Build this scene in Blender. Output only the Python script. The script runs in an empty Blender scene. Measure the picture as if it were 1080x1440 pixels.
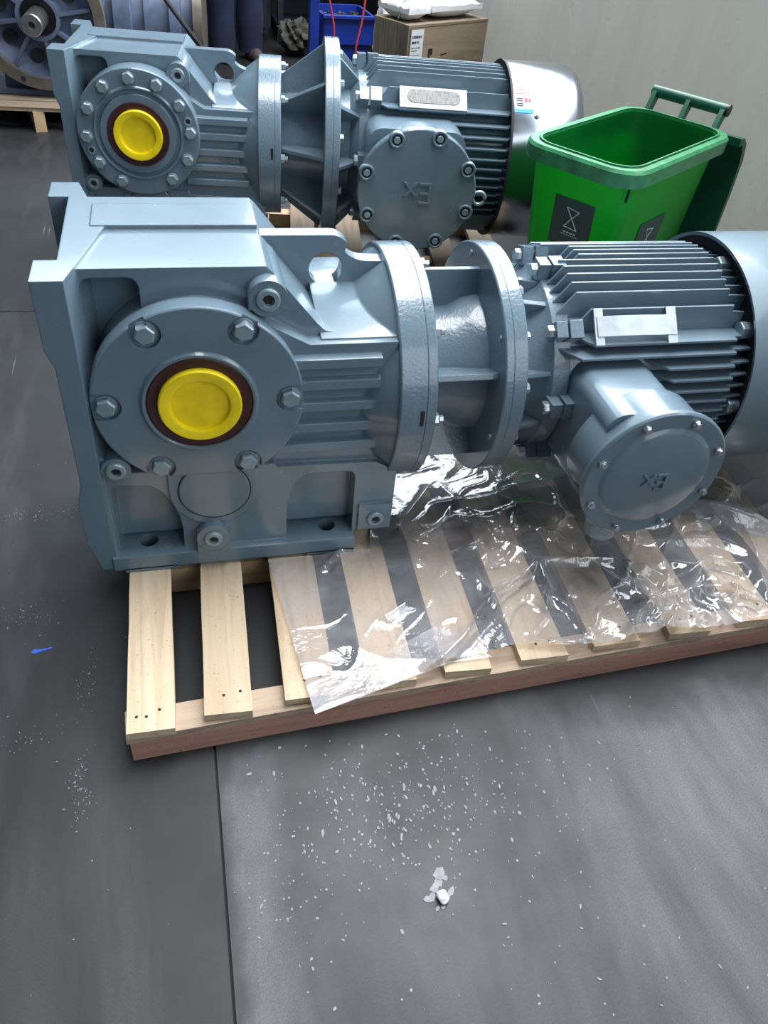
import bpy, bmesh, math, random
from mathutils import Vector, Matrix, noise
random.seed(7)
PI = math.pi
S = bpy.context.scene
C = S.collection

# ------------------------------------------------------------------ camera
cam_d = bpy.data.cameras.new('camera')
cam = bpy.data.objects.new('camera', cam_d)
C.objects.link(cam)
Rw = ((0.97200195, -0.08274842, 0.21992025), (-0.21859021, -0.66178857, 0.71711520), (0.08620056, -0.74510978, -0.66134778))
cam.matrix_world = Matrix(((Rw[0][0], -Rw[0][1], -Rw[0][2], 0.0), (Rw[1][0], -Rw[1][1], -Rw[1][2], 0.0),
                           (Rw[2][0], -Rw[2][1], -Rw[2][2], 1.4), (0, 0, 0, 1)))
cam_d.sensor_fit = 'HORIZONTAL'
cam_d.sensor_width = 36.0
cam_d.lens = 36.0 * 1108.38 / 1080.0
cam_d.clip_start = 0.02
S.camera = cam

# ------------------------------------------------------------------ world, lights, exposure
W = bpy.data.worlds.new('sky')
S.world = W
W.use_nodes = True
bg = W.node_tree.nodes['Background']
bg.inputs[0].default_value = (0.58, 0.77, 1.0, 1)
bg.inputs[1].default_value = 0.15


def area(name, loc, target, sx, sy, power, col):
    d = bpy.data.lights.new(name, 'AREA')
    d.shape = 'RECTANGLE'
    d.size, d.size_y, d.energy, d.color = sx, sy, power, col
    o = bpy.data.objects.new(name, d)
    o.location = loc
    o.rotation_euler = (Vector(target) - Vector(loc)).to_track_quat('-Z', 'Y').to_euler()
    C.objects.link(o)
    return o


area('roof_skylight', (1.75, 3.0, 5.4), (0.5, 1.8, 0.3), 2.6, 6.5, 800, (0.97, 0.985, 1.0))
area('rear_roof_light', (1.0, 8.2, 5.6), (0.3, 2.0, 0.4), 6.0, 3.0, 420, (0.78, 0.9, 1.0))
area('window_daylight', (2.25, 3.2, 2.35), (0.2, 2.6, 1.2), 9.0, 1.9, 270, (0.82, 0.92, 1.0))
area('front_fill_light', (3.4, -3.8, 3.2), (0.6, 1.6, 0.5), 5.0, 4.0, 170, (0.88, 0.95, 1.0))  # added unseen fill, brightens the steel fan cover and the front faces
S.view_settings.view_transform = 'Standard'
S.view_settings.look = 'None'
S.view_settings.gamma = 1.0
S.view_settings.use_curve_mapping = False
S.view_settings.exposure = 0.0


# ------------------------------------------------------------------ material helpers
def lin(r, g, b):
    f = lambda c: (c / 255 / 12.92) if c / 255 <= 0.04045 else ((c / 255 + 0.055) / 1.055) ** 2.4
    return (f(r), f(g), f(b), 1)


class Mat:
    def __init__(s, name):
        s.m = bpy.data.materials.new(name)
        s.m.use_nodes = True
        s.t = s.m.node_tree
        s.n = s.t.nodes
        s.b = s.n['Principled BSDF']

    def node(s, typ, **kw):
        x = s.n.new(typ)
        for k, v in kw.items():
            setattr(x, k, v)
        return x

    def link(s, a, b):
        s.t.links.new(a, b)

    def set(s, **kw):
        for k, v in kw.items():
            s.b.inputs[k.replace('_', ' ')].default_value = v
        return s

    def coord(s, kind='Object', scale=(1, 1, 1), rot=(0, 0, 0)):
        tc = s.node('ShaderNodeTexCoord')
        mp = s.node('ShaderNodeMapping')
        mp.inputs['Scale'].default_value = scale
        mp.inputs['Rotation'].default_value = rot
        s.link(tc.outputs[kind], mp.inputs[0])
        return mp.outputs[0]

    def noise(s, vec, scale, detail=3, rough=0.55, dist=0.0):
        x = s.node('ShaderNodeTexNoise')
        x.inputs['Scale'].default_value = scale
        x.inputs['Detail'].default_value = detail
        x.inputs['Roughness'].default_value = rough
        x.inputs['Distortion'].default_value = dist
        s.link(vec, x.inputs['Vector'])
        return x.outputs['Fac']

    def ramp(s, fac, stops):
        r = s.node('ShaderNodeValToRGB')
        e = r.color_ramp.elements
        while len(e) < len(stops):
            e.new(0.5)
        for i, (p, c) in enumerate(stops):
            e[i].position = p
            e[i].color = c if len(c) == 4 else (*c, 1)
        s.link(fac, r.inputs[0])
        return r.outputs[0]

    def mix(s, fac, a, b, mode='MIX'):
        x = s.node('ShaderNodeMix', data_type='RGBA', blend_type=mode)
        for sock, v in ((x.inputs[0], fac), (x.inputs[6], a), (x.inputs[7], b)):
            if isinstance(v, (int, float)):
                sock.default_value = v
            elif isinstance(v, tuple):
                sock.default_value = v
            else:
                s.link(v, sock)
        return x.outputs[2]

    def math(s, op, a, b=0.5):
        x = s.node('ShaderNodeMath', operation=op)
        for sock, v in ((x.inputs[0], a), (x.inputs[1], b)):
            if isinstance(v, (int, float)):
                sock.default_value = v
            else:
                s.link(v, sock)
        return x.outputs[0]

    def bump(s, h, strength=0.2, dist=0.002, normal=None):
        x = s.node('ShaderNodeBump')
        x.inputs['Strength'].default_value = strength
        x.inputs['Distance'].default_value = dist
        s.link(h, x.inputs['Height'])
        if normal:
            s.link(normal, x.inputs['Normal'])
        s.link(x.outputs[0], s.b.inputs['Normal'])
        return x

    def bevel(s, r=0.003):
        x = s.node('ShaderNodeBevel', samples=4)
        x.inputs[0].default_value = r
        return x.outputs[0]


def simple(name, col, rough=0.5, metal=0.0, spec=0.5, var=0.0, vscale=20, bump=0.0, bscale=200, bevel=0.0, coat=0.0):
    m = Mat(name)
    m.set(Base_Color=col, Roughness=rough, Metallic=metal)
    m.b.inputs['Specular IOR Level'].default_value = spec
    if coat:
        m.set(Coat_Weight=coat, Coat_Roughness=0.08)
    v = m.coord()
    if var:
        f = m.noise(v, vscale, 4)
        lo = tuple(c * (1 - var) for c in col[:3]) + (1,)
        hi = tuple(min(1, c * (1 + var)) for c in col[:3]) + (1,)
        m.link(m.ramp(f, [(0.3, lo), (0.7, hi)]), m.b.inputs['Base Color'])
    nb = m.bevel(bevel) if bevel else None
    if bump:
        m.bump(m.noise(v, bscale, 2), bump, 0.001, nb)
    elif nb:
        m.link(nb, m.b.inputs['Normal'])
    return m.m


PAINT = (0.132, 0.190, 0.236, 1)
M = {}


def paint(name, rough, bump, bscale, bevel=0.004):
    m = Mat(name)
    v = m.coord()
    f = m.noise(v, 6, 5, 0.6)
    m.link(m.ramp(f, [(0.3, tuple(c * 0.93 for c in PAINT[:3])), (0.7, tuple(c * 1.05 for c in PAINT[:3]))]), m.b.inputs['Base Color'])
    rr = m.noise(v, 14, 3)
    mr = m.node('ShaderNodeMapRange')
    mr.inputs[3].default_value = rough - 0.06
    mr.inputs[4].default_value = rough + 0.08
    m.link(rr, mr.inputs[0])
    m.link(mr.outputs[0], m.b.inputs['Roughness'])
    m.set(Coat_Weight=0.5, Coat_Roughness=0.08)
    m.bump(m.noise(v, bscale, 3), bump, 0.0015, m.bevel(bevel))
    return m.m


M['paint'] = paint('blue_grey_enamel', 0.24, 0.10, 120)
M['cast'] = paint('blue_grey_cast_enamel', 0.22, 0.8, 150)
M['sheet'] = paint('blue_grey_sheet_enamel', 0.36, 0.05, 90, 0.002)
M['bolt'] = simple('painted_zinc_bolt', (0.26, 0.34, 0.38, 1), 0.32, 0.35, bevel=0.002, var=0.12, vscale=60)
M['zinc'] = simple('zinc_bolt', (0.46, 0.5, 0.53, 1), 0.32, 0.8, bevel=0.0015)
M['dark'] = simple('dark_recess', (0.012, 0.014, 0.017, 1), 0.7)
M['seal'] = simple('maroon_seal_rubber', (0.045, 0.012, 0.014, 1), 0.42, var=0.3, vscale=80)
M['yellow'] = simple('yellow_plastic', (0.9, 0.68, 0.005, 1), 0.42, var=0.10, vscale=30)
M['alu'] = simple('bare_aluminium', (0.5, 0.53, 0.56, 1), 0.5, 0.7, var=0.12, vscale=40, bump=0.1, bscale=300)
M['steel'] = simple('turned_steel', (0.5, 0.47, 0.46, 1), 0.3, 0.95, var=0.15, vscale=30)
M['machined'] = simple('rusty_machined_ring', (0.16, 0.14, 0.115, 1), 0.45, 0.5, var=0.25, vscale=18)
M['blue_cast'] = simple('slate_blue_cast_paint', (0.085, 0.11, 0.175, 1), 0.45, 0.0, var=0.25, vscale=12, bevel=0.004, bump=0.2, bscale=140)
M['black'] = simple('black_rubber', (0.01, 0.01, 0.012, 1), 0.45)
M['navy'] = simple('navy_work_cloth', (0.003, 0.008, 0.03, 1), 0.9, var=0.5, vscale=7)
M['skin'] = simple('skin', (0.5, 0.28, 0.2, 1), 0.5)
M['shoe'] = simple('brown_shoe', (0.05, 0.035, 0.032, 1), 0.5)
M['dark_cab'] = simple('dark_navy_steel', (0.006, 0.009, 0.017, 1), 0.5, var=0.4, vscale=4)
M['blue_bin'] = simple('blue_plastic', (0.004, 0.022, 0.2, 1), 0.4, var=0.25, vscale=8)
M['red'] = simple('red_cable', (0.33, 0.03, 0.035, 1), 0.5)
M['sack'] = simple('white_woven_sack', (0.62, 0.64, 0.65, 1), 0.6, var=0.08, vscale=12, bump=0.35, bscale=60)
M['twine'] = simple('green_twine', (0.05, 0.13, 0.09, 1), 0.7)
M['rag'] = simple('grey_rag', (0.03, 0.028, 0.022, 1), 0.8, var=0.5, vscale=20)
M['fleck'] = simple('dried_paint_fleck', (0.24, 0.245, 0.26, 1), 0.6, var=0.2, vscale=90)
M['stone'] = simple('pale_stone', (0.62, 0.62, 0.64, 1), 0.8, var=0.2, vscale=60, bump=0.4, bscale=120)
M['tape'] = simple('blue_tape', (0.01, 0.10, 0.55, 1), 0.4)
M['inkw'] = simple('white_ink', (0.45, 0.55, 0.5, 1), 0.5)
M['inkd'] = simple('dark_ink', (0.03, 0.03, 0.05, 1), 0.6)
M['inkr'] = simple('red_ink', (0.6, 0.03, 0.05, 1), 0.5)
M['inkb'] = simple('blue_ink', (0.05, 0.35, 0.8, 1), 0.4)
M['paper'] = simple('white_paper', (0.55, 0.57, 0.59, 1), 0.7)
M['nail'] = simple('nail', (0.03, 0.025, 0.02, 1), 0.6, 0.5)
M['sticker'] = simple('dark_teal_sticker', (0.004, 0.045, 0.045, 1), 0.4, var=0.2, vscale=20)
M['brass'] = simple('dull_brass', (0.3, 0.22, 0.1, 1), 0.4, 0.8)


def stainless():
    m = Mat('polished_stainless')
    m.set(Base_Color=(0.42, 0.45, 0.49, 1), Metallic=1.0, Roughness=0.2)
    v = m.coord('Object', (1, 1, 1))
    m.bump(m.noise(v, 3.2, 2, 0.4, 0.6), 0.35, 0.02)
    return m.m


M['stainless'] = stainless()


def wood(name, a, b, dirt, axis=1, dirt_amt=0.5):
    m = Mat(name)
    sc = [26, 26, 26]
    sc[axis] = 1.6
    tc = m.node('ShaderNodeTexCoord')
    oi = m.node('ShaderNodeObjectInfo')
    ad = m.node('ShaderNodeVectorMath', operation='ADD')
    cx = m.node('ShaderNodeCombineXYZ')
    r10 = m.math('MULTIPLY', oi.outputs['Random'], 17.0)
    for i in range(3):
        m.link(r10, cx.inputs[i])
    m.link(tc.outputs['Object'], ad.inputs[0])
    m.link(cx.outputs[0], ad.inputs[1])
    mp = m.node('ShaderNodeMapping')
    mp.inputs['Scale'].default_value = sc
    m.link(ad.outputs[0], mp.inputs[0])
    g = m.noise(mp.outputs[0], 1.0, 6, 0.6, 1.2)
    col = m.ramp(g, [(0.25, b), (0.5, a), (0.75, tuple(min(1, c * 1.12) for c in a[:3]) + (1,))])
    mp2 = m.node('ShaderNodeMapping')
    s2 = [11, 11, 11]
    s2[axis] = 3.0
    mp2.inputs['Scale'].default_value = s2
    m.link(ad.outputs[0], mp2.inputs[0])
    d = m.noise(mp2.outputs[0], 1.0, 5, 0.7)
    dm = m.ramp(d, [(0.56, (0, 0, 0)), (0.74, (dirt_amt,) * 3)])
    fl = m.noise(ad.outputs[0], 140, 2, 0.5)
    fm = m.ramp(fl, [(0.66, (0, 0, 0)), (0.72, (0.45, 0.45, 0.45))])
    col = m.mix(dm, col, dirt)
    col = m.mix(fm, col, dirt)
    tint = m.math('MULTIPLY_ADD', oi.outputs['Random'], 0.25)
    x = m.node('ShaderNodeHueSaturation')
    vv = m.node('ShaderNodeMapRange')
    vv.inputs[3].default_value, vv.inputs[4].default_value = 0.86, 1.08
    m.link(oi.outputs['Random'], vv.inputs[0])
    m.link(vv.outputs[0], x.inputs['Value'])
    m.link(col, x.inputs['Color'])
    m.link(x.outputs[0], m.b.inputs['Base Color'])
    m.set(Roughness=0.78)
    m.b.inputs['Specular IOR Level'].default_value = 0.25
    m.bump(g, 0.35, 0.002)
    return m.m


M['slat'] = wood('raw_pine_slat', (0.62, 0.49, 0.345, 1), (0.50, 0.35, 0.22, 1), (0.16, 0.10, 0.06, 1), 1, 0.3)
M['beam'] = wood('reddish_timber_beam', (0.52, 0.285, 0.215, 1), (0.36, 0.18, 0.135, 1), (0.03, 0.022, 0.02, 1), 0, 0.75)
M['beamtop'] = wood('weathered_beam_edge', (0.46, 0.35, 0.26, 1), (0.26, 0.19, 0.14, 1), (0.06, 0.045, 0.035, 1), 0, 0.8)
M['beam2'] = wood('tan_timber_beam', (0.42, 0.29, 0.17, 1), (0.26, 0.16, 0.09, 1), (0.07, 0.05, 0.03, 1), 0, 0.5)
M['oldwood'] = wood('weathered_crate_board', (0.24, 0.185, 0.13, 1), (0.15, 0.115, 0.08, 1), (0.05, 0.035, 0.022, 1), 0, 0.7)
M['oldwood_y'] = wood('weathered_slat', (0.26, 0.19, 0.13, 1), (0.15, 0.11, 0.08, 1), (0.05, 0.035, 0.022, 1), 1, 0.7)
M['oldwood_v'] = wood('weathered_crate_batten', (0.17, 0.15, 0.115, 1), (0.09, 0.08, 0.06, 1), (0.03, 0.025, 0.02, 1), 2, 0.6)


def floor_mat(name, lo, hi, dust_amt, d0, d1, worn_shaded=False):
    m = Mat(name)
    v = m.coord('Object')
    big = m.noise(v, 1.3, 5, 0.6, 0.4)
    base = m.ramp(big, [(0.3, lo), (0.7, hi)])
    # dusty scuffs with a grain along the sheet
    vs = m.coord('Object', (7, 1.6, 1))
    sc = m.noise(vs, 0.7, 5, 0.6, 0.3)
    fine = m.noise(v, 300, 6, 0.8)
    dust = m.math('MULTIPLY', m.ramp(sc, [(d0, (0, 0, 0)), (d1, (1, 1, 1))]), m.ramp(fine, [(0.30, (0.25, 0.25, 0.25)), (0.70, (1, 1, 1))]))
    if worn_shaded:
        sx = m.node('ShaderNodeSeparateXYZ')
        m.link(m.coord('Object'), sx.inputs[0])
        wy = m.math('ADD', sx.outputs[1], m.math('MULTIPLY', m.noise(v, 4, 4), 0.25))
        dust = m.math('MULTIPLY', dust, m.ramp(wy, [(0.90, (1, 1, 1)), (1.0, (0.05, 0.05, 0.05))]))  # dust stops at the pallet: shade in the slat gaps put into the colour
        wx = m.math('ADD', sx.outputs[0], m.math('MULTIPLY', m.noise(v, 5, 4), 0.12))
        dust = m.math('MULTIPLY', dust, m.ramp(wx, [(0.045, (0.15,) * 3), (0.075, (1,) * 3), (0.115, (0.9,) * 3), (0.16, (0.28,) * 3), (0.6, (0.35,) * 3), (0.92, (1.0,) * 3)]))
    base = m.mix(m.math('MULTIPLY', dust, dust_amt), base, (0.30, 0.30, 0.32, 1))
    # thin scratches
    vx = m.coord('Object', (60, 2.2, 1), (0, 0, 0.12))
    st = m.noise(vx, 1.0, 3, 0.5, 0.2)
    smask = m.noise(v, 2.4, 2)
    scr = m.math('MULTIPLY', m.ramp(st, [(0.70, (0, 0, 0)), (0.735, (1, 1, 1))]), m.ramp(smask, [(0.48, (0, 0, 0)), (0.6, (1, 1, 1))]))
    base = m.mix(m.math('MULTIPLY', scr, 0.4), base, (0.33, 0.33, 0.34, 1))
    m.link(base, m.b.inputs['Base Color'])
    rr = m.ramp(m.noise(v, 3.0, 5, 0.65), [(0.3, (0.42,) * 3), (0.7, (0.62,) * 3)])
    m.link(rr, m.b.inputs['Roughness'])
    m.b.inputs['Specular IOR Level'].default_value = 0.32
    m.bump(m.noise(v, 320, 3, 0.6), 0.12, 0.001)
    return m.m


M['floor'] = floor_mat('dark_floor_sheet', (0.012, 0.0122, 0.013), (0.024, 0.024, 0.0255), 0.22, 0.50, 0.8)
M['floor_shaded'] = floor_mat('shaded_floor_sheet', (0.004, 0.004, 0.0045), (0.009, 0.009, 0.01), 0.1, 0.6, 0.85)  # rear sheet: shade of the dark background painted in as near-black
M['floor_dusty'] = floor_mat('dusty_floor_sheet', (0.014, 0.014, 0.016), (0.034, 0.034, 0.038), 0.8, 0.30, 0.70, True)


def wall_mat():
    m = Mat('grey_plaster')
    v = m.coord('Object')
    vs = m.coord('Object', (1, 3.0, 0.7))
    a = m.noise(vs, 2.2, 6, 0.65, 0.5)
    col = m.ramp(a, [(0.3, (0.64, 0.61, 0.53)), (0.7, (0.72, 0.69, 0.61))])
    b = m.noise(v, 9, 5, 0.7, 1.0)
    col = m.mix(m.math('MULTIPLY', m.ramp(b, [(0.62, (0, 0, 0)), (0.74, (1, 1, 1))]), 0.35), col, (0.16, 0.15, 0.14, 1))
    c = m.noise(v, 13, 4, 0.6, 2.0)
    col = m.mix(m.math('MULTIPLY', m.ramp(c, [(0.66, (0, 0, 0)), (0.70, (1, 1, 1))]), 0.3), col, (0.52, 0.52, 0.49, 1))
    m.link(col, m.b.inputs['Base Color'])
    m.set(Roughness=0.75)
    m.bump(b, 0.15, 0.004)
    return m.m


M['wall'] = wall_mat()
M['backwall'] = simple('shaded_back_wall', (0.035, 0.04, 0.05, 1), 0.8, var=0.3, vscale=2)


def bin_mat():
    m = Mat('green_translucent_plastic')
    v = m.coord('Object')
    f = m.noise(v, 5, 5, 0.6)
    col = m.ramp(f, [(0.3, (0.002, 0.11, 0.022)), (0.7, (0.005, 0.21, 0.035))])
    m.link(col, m.b.inputs['Base Color'])
    m.set(Roughness=0.34)
    tr = m.node('ShaderNodeBsdfTranslucent')
    tr.inputs[0].default_value = (0.004, 0.55, 0.03, 1)
    mx = m.node('ShaderNodeMixShader')
    mx.inputs[0].default_value = 0.45
    out = m.n['Material Output']
    m.link(m.b.outputs[0], mx.inputs[1])
    m.link(tr.outputs[0], mx.inputs[2])
    m.link(mx.outputs[0], out.inputs[0])
    return m.m


M['bin'] = bin_mat()
M['lid'] = simple('dark_green_plastic', (0.006, 0.075, 0.045, 1), 0.38, var=0.25, vscale=6)
M['rim'] = simple('scuffed_green_plastic', (0.03, 0.19, 0.075, 1), 0.33, var=0.3, vscale=25)


def film_mat(name, haze, gloss, base=0.06, bump=0.2):
    m = Mat(name)
    tp = m.node('ShaderNodeBsdfTransparent')
    tp.inputs[0].default_value = (0.97, 0.97, 0.98, 1)
    gl = m.node('ShaderNodeBsdfGlossy')
    gl.inputs['Color'].default_value = (1, 1, 1, 1)
    gl.inputs['Roughness'].default_value = 0.09
    df = m.node('ShaderNodeBsdfDiffuse')
    df.inputs[0].default_value = (0.75, 0.75, 0.8, 1)
    v = m.coord('Object')
    bp = m.node('ShaderNodeBump')
    bp.inputs['Strength'].default_value = bump
    bp.inputs['Distance'].default_value = 0.008
    n1 = m.noise(v, 6.5, 4, 0.55, 1.8)
    rid = m.math('ABSOLUTE', m.math('SUBTRACT', n1, 0.5))
    m.link(m.math('MULTIPLY', rid, -3.0), bp.inputs['Height'])
    m.link(bp.outputs[0], gl.inputs['Normal'])
    fr = m.node('ShaderNodeFresnel')
    fr.inputs[0].default_value = 1.5
    m.link(bp.outputs[0], fr.inputs['Normal'])
    g = m.math('MULTIPLY_ADD', fr.outputs[0], gloss)
    g.node.inputs[2].default_value = base
    m1 = m.node('ShaderNodeMixShader')
    m.link(g, m1.inputs[0])
    m.link(tp.outputs[0], m1.inputs[1])
    m.link(gl.outputs[0], m1.inputs[2])
    m2 = m.node('ShaderNodeMixShader')
    hz = m.ramp(m.noise(v, 9, 4, 0.65), [(0.3, (haze * 0.5,) * 3), (0.75, (haze * 1.5,) * 3)])
    m.link(hz, m2.inputs[0])
    m.link(m1.outputs[0], m2.inputs[1])
    m.link(df.outputs[0], m2.inputs[2])
    m.link(m2.outputs[0], m.n['Material Output'].inputs[0])
    return m.m


M['film'] = film_mat('clear_polythene_film', 0.2, 1.9)
M['film2'] = film_mat('milky_polythene_film', 0.3, 0.5, 0.015, 0.1)


def print_mat(name, base, ink, sx, sy, metal=0.0, cover=0.5):
    """rows of illegible small print"""
    m = Mat(name)
    v = m.coord('Generated', (sx, sy, sy))
    br = m.node('ShaderNodeTexBrick')
    br.inputs['Color1'].default_value = ink
    br.inputs['Color2'].default_value = base
    br.inputs['Mortar'].default_value = base
    br.inputs['Scale'].default_value = 1.0
    br.inputs['Mortar Size'].default_value = 0.09
    br.inputs['Brick Width'].default_value = 0.6
    br.inputs['Row Height'].default_value = 1.0
    m.link(v, br.inputs[0])
    m.link(br.outputs[0], m.b.inputs['Base Color'])
    m.set(Roughness=0.4, Metallic=metal)
    return m.m


# ------------------------------------------------------------------ geometry helpers
class G:
    def __init__(s):
        s.v, s.f = [], []

    def add(s, vs, fs):
        o = len(s.v)
        s.v += [tuple(p) for p in vs]
        s.f += [tuple(i + o for i in q) for q in fs]
        return s

    def box(s, a, b):
        x0, y0, z0 = a
        x1, y1, z1 = b
        return s.add([(x0, y0, z0), (x1, y0, z0), (x1, y1, z0), (x0, y1, z0), (x0, y0, z1), (x1, y0, z1), (x1, y1, z1), (x0, y1, z1)],
                     [(0, 3, 2, 1), (4, 5, 6, 7), (0, 1, 5, 4), (1, 2, 6, 5), (2, 3, 7, 6), (3, 0, 4, 7)])

    def prism(s, poly, axis, h0, h1):
        n = len(poly)
        mp = {'x': lambda a, b, h: (h, a, b), 'y': lambda a, b, h: (a, h, b), 'z': lambda a, b, h: (a, b, h)}[axis]
        vs = [mp(a, b, h0) for a, b in poly] + [mp(a, b, h1) for a, b in poly]
        fs = [tuple(range(n - 1, -1, -1)), tuple(range(n, 2 * n))] + [(i, (i + 1) % n, n + (i + 1) % n, n + i) for i in range(n)]
        return s.add(vs, fs)

    def lathe(s, prof, c, axis, n=48, a0=0.0, a1=2 * PI):
        """prof: list of (radius, height along axis); c: the two other coordinates of the axis"""
        mp = {'x': lambda r, t, h: (h, c[0] + r * math.cos(t), c[1] + r * math.sin(t)),
              'y': lambda r, t, h: (c[0] + r * math.cos(t), h, c[1] + r * math.sin(t)),
              'z': lambda r, t, h: (c[0] + r * math.cos(t), c[1] + r * math.sin(t), h)}[axis]
        rings, vs, fs = [], [], []
        for r, h in prof:
            if r < 1e-6:
                rings.append([len(vs)] * n)
                vs.append(mp(0, 0, h))
            else:
                rings.append(list(range(len(vs), len(vs) + n)))
                vs += [mp(r, a0 + (a1 - a0) * i / n, h) for i in range(n)]
        for A, B in zip(rings, rings[1:]):
            for i in range(n):
                j = (i + 1) % n
                q = []
                for k in (A[i], A[j], B[j], B[i]):
                    if k not in q:
                        q.append(k)
                if len(q) > 2:
                    fs.append(tuple(q))
        return s.add(vs, fs)

    def cyl(s, c, axis, r, h0, h1, n=32, r2=None, ch=0.0):
        r2 = r if r2 is None else r2
        pr = [(0, h0), (r, h0)]
        pr += [(r2 - ch, h1) if not ch else (r2, h1 - ch * (1 if h1 > h0 else -1))]
        if ch:
            pr.append((r2 - ch, h1))
        pr.append((0, h1))
        return s.lathe(pr, c, axis, n)

    def ring(s, c, axis, ro, ri, h0, h1, n=48):
        return s.lathe([(ri, h0), (ro, h0), (ro, h1), (ri, h1), (ri, h0)], c, axis, n)

    def hexbolt(s, c, axis, r, h0, h1, turn=0.0):
        d = 1 if h1 > h0 else -1
        t = 0.18 * (h1 - h0)
        return s.lathe([(0, h0), (r, h0), (r, h1 - t), (r * 0.86, h1), (0, h1)], c, axis, 6, turn, turn + 2 * PI)

    def tube(s, pts, r, n=8):
        pts = [Vector(p) for p in pts]
        vs, fs = [], []
        up = Vector((0, 0, 1))
        for i, p in enumerate(pts):
            d = (pts[min(i + 1, len(pts) - 1)] - pts[max(i - 1, 0)]).normalized()
            a = d.cross(up)
            if a.length < 1e-3:
                a = d.cross(Vector((1, 0, 0)))
            a.normalize()
            b = a.cross(d)
            rr = r[i] if isinstance(r, (list, tuple)) else r
            vs += [p + a * rr * math.cos(2 * PI * k / n) + b * rr * math.sin(2 * PI * k / n) for k in range(n)]
        for i in range(len(pts) - 1):
            for k in range(n):
                fs.append((i * n + k, i * n + (k + 1) % n, (i + 1) * n + (k + 1) % n, (i + 1) * n + k))
        fs += [tuple(range(n - 1, -1, -1)), tuple((len(pts) - 1) * n + k for k in range(n))]
        return s.add(vs, fs)

    def xform(s, mtx):
        s.v = [tuple(mtx @ Vector(p)) for p in s.v]
        return s

    def mesh(s, name, mat, smooth=32):
        me = bpy.data.meshes.new(name)
        me.from_pydata(s.v, [], s.f)
        bm = bmesh.new()
        bm.from_mesh(me)
        bmesh.ops.recalc_face_normals(bm, faces=bm.faces[:])
        bm.to_mesh(me)
        bm.free()
        finish(me, mat, smooth)
        return me

    def obj(s, name, mat, parent=None, smooth=32):
        return link(name, s.mesh(name, mat, smooth), parent)


def finish(me, mat, smooth=32):
    if mat is not None and not me.materials:
        me.materials.append(mat)
    if smooth:
        me.polygons.foreach_set('use_smooth', [True] * len(me.polygons))
        me.set_sharp_from_angle(angle=math.radians(smooth))
    me.update()


def link(name, me, parent=None, loc=(0, 0, 0)):
    o = bpy.data.objects.new(name, me)
    C.objects.link(o)
    o.location = loc
    if parent is not None:
        o.parent = parent
    return o


def thing(name, label, cat, loc=(0, 0, 0), rz=0.0, group=None):
    o = bpy.data.objects.new(name, None)
    C.objects.link(o)
    o.empty_display_size = 0.05
    o.location = loc
    o.rotation_euler = (0, 0, rz)
    return tag(o, label, cat, group)


def tag(o, label, cat, group=None):
    o['label'] = label
    o['category'] = cat
    if group:
        o['group'] = group
    return o


def struct(o):
    o['kind'] = 'structure'
    return o


def cut(me_obj, cutters, op='DIFFERENCE'):
    """boolean the G cutters out of the object, leaving no helper behind"""
    mat = me_obj.data.materials[0]
    for g in cutters:
        co = g.obj('cutter', None, me_obj.parent, 0)
        md = me_obj.modifiers.new('b', 'BOOLEAN')
        md.operation, md.solver, md.object = op, 'EXACT', co
        dg = bpy.context.evaluated_depsgraph_get()
        dg.update()
        me = bpy.data.meshes.new_from_object(me_obj.evaluated_get(dg))
        me_obj.modifiers.clear()
        old = me_obj.data
        me_obj.data = me
        bpy.data.meshes.remove(old)
        cm = co.data
        bpy.data.objects.remove(co)
        bpy.data.meshes.remove(cm)
    me_obj.data.materials.clear()
    me_obj.data.materials.append(mat)
    me_obj.data.polygons.foreach_set('material_index', [0] * len(me_obj.data.polygons))
    finish(me_obj.data, None, 32)
    return me_obj


def join(dst, g):
    """append extra shells of G to the mesh of dst"""
    me = dst.data
    bm = bmesh.new()
    bm.from_mesh(me)
    ex = g.mesh('x', None, 0)
    bm.from_mesh(ex)
    bm.to_mesh(me)
    bm.free()
    bpy.data.meshes.remove(ex)
    finish(me, None, 32)
    return dst


def copy_obj(o, parent, loc=None):
    c = o.copy()
    C.objects.link(c)
    c.parent = parent
    if loc is not None:
        c.location = loc
    return c


def text_g(body, size, depth, flip=False):
    cu = bpy.data.curves.new('lettering', 'FONT')
    cu.body, cu.size, cu.extrude = body, size, depth
    cu.align_x, cu.align_y = 'CENTER', 'CENTER'
    cu.resolution_u = 3
    o = bpy.data.objects.new('lettering', cu)
    C.objects.link(o)
    dg = bpy.context.evaluated_depsgraph_get()
    dg.update()
    me = bpy.data.meshes.new_from_object(o.evaluated_get(dg))
    bpy.data.objects.remove(o)
    bpy.data.curves.remove(cu)
    g = G()
    g.add([v.co[:] for v in me.vertices], [tuple(p.vertices) for p in me.polygons])
    bpy.data.meshes.remove(me)
    return g


def arc(cx, cy, r, a0, a1, n):
    return [(cx + r * math.cos(math.radians(a0 + (a1 - a0) * i / n)), cy + r * math.sin(math.radians(a0 + (a1 - a0) * i / n))) for i in range(n + 1)]


def rrect(x0, y0, x1, y1, r, n=5):
    return arc(x1 - r, y0 + r, r, -90, 0, n) + arc(x1 - r, y1 - r, r, 0, 90, n) + arc(x0 + r, y1 - r, r, 90, 180, n) + arc(x0 + r, y0 + r, r, 180, 270, n)


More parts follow.
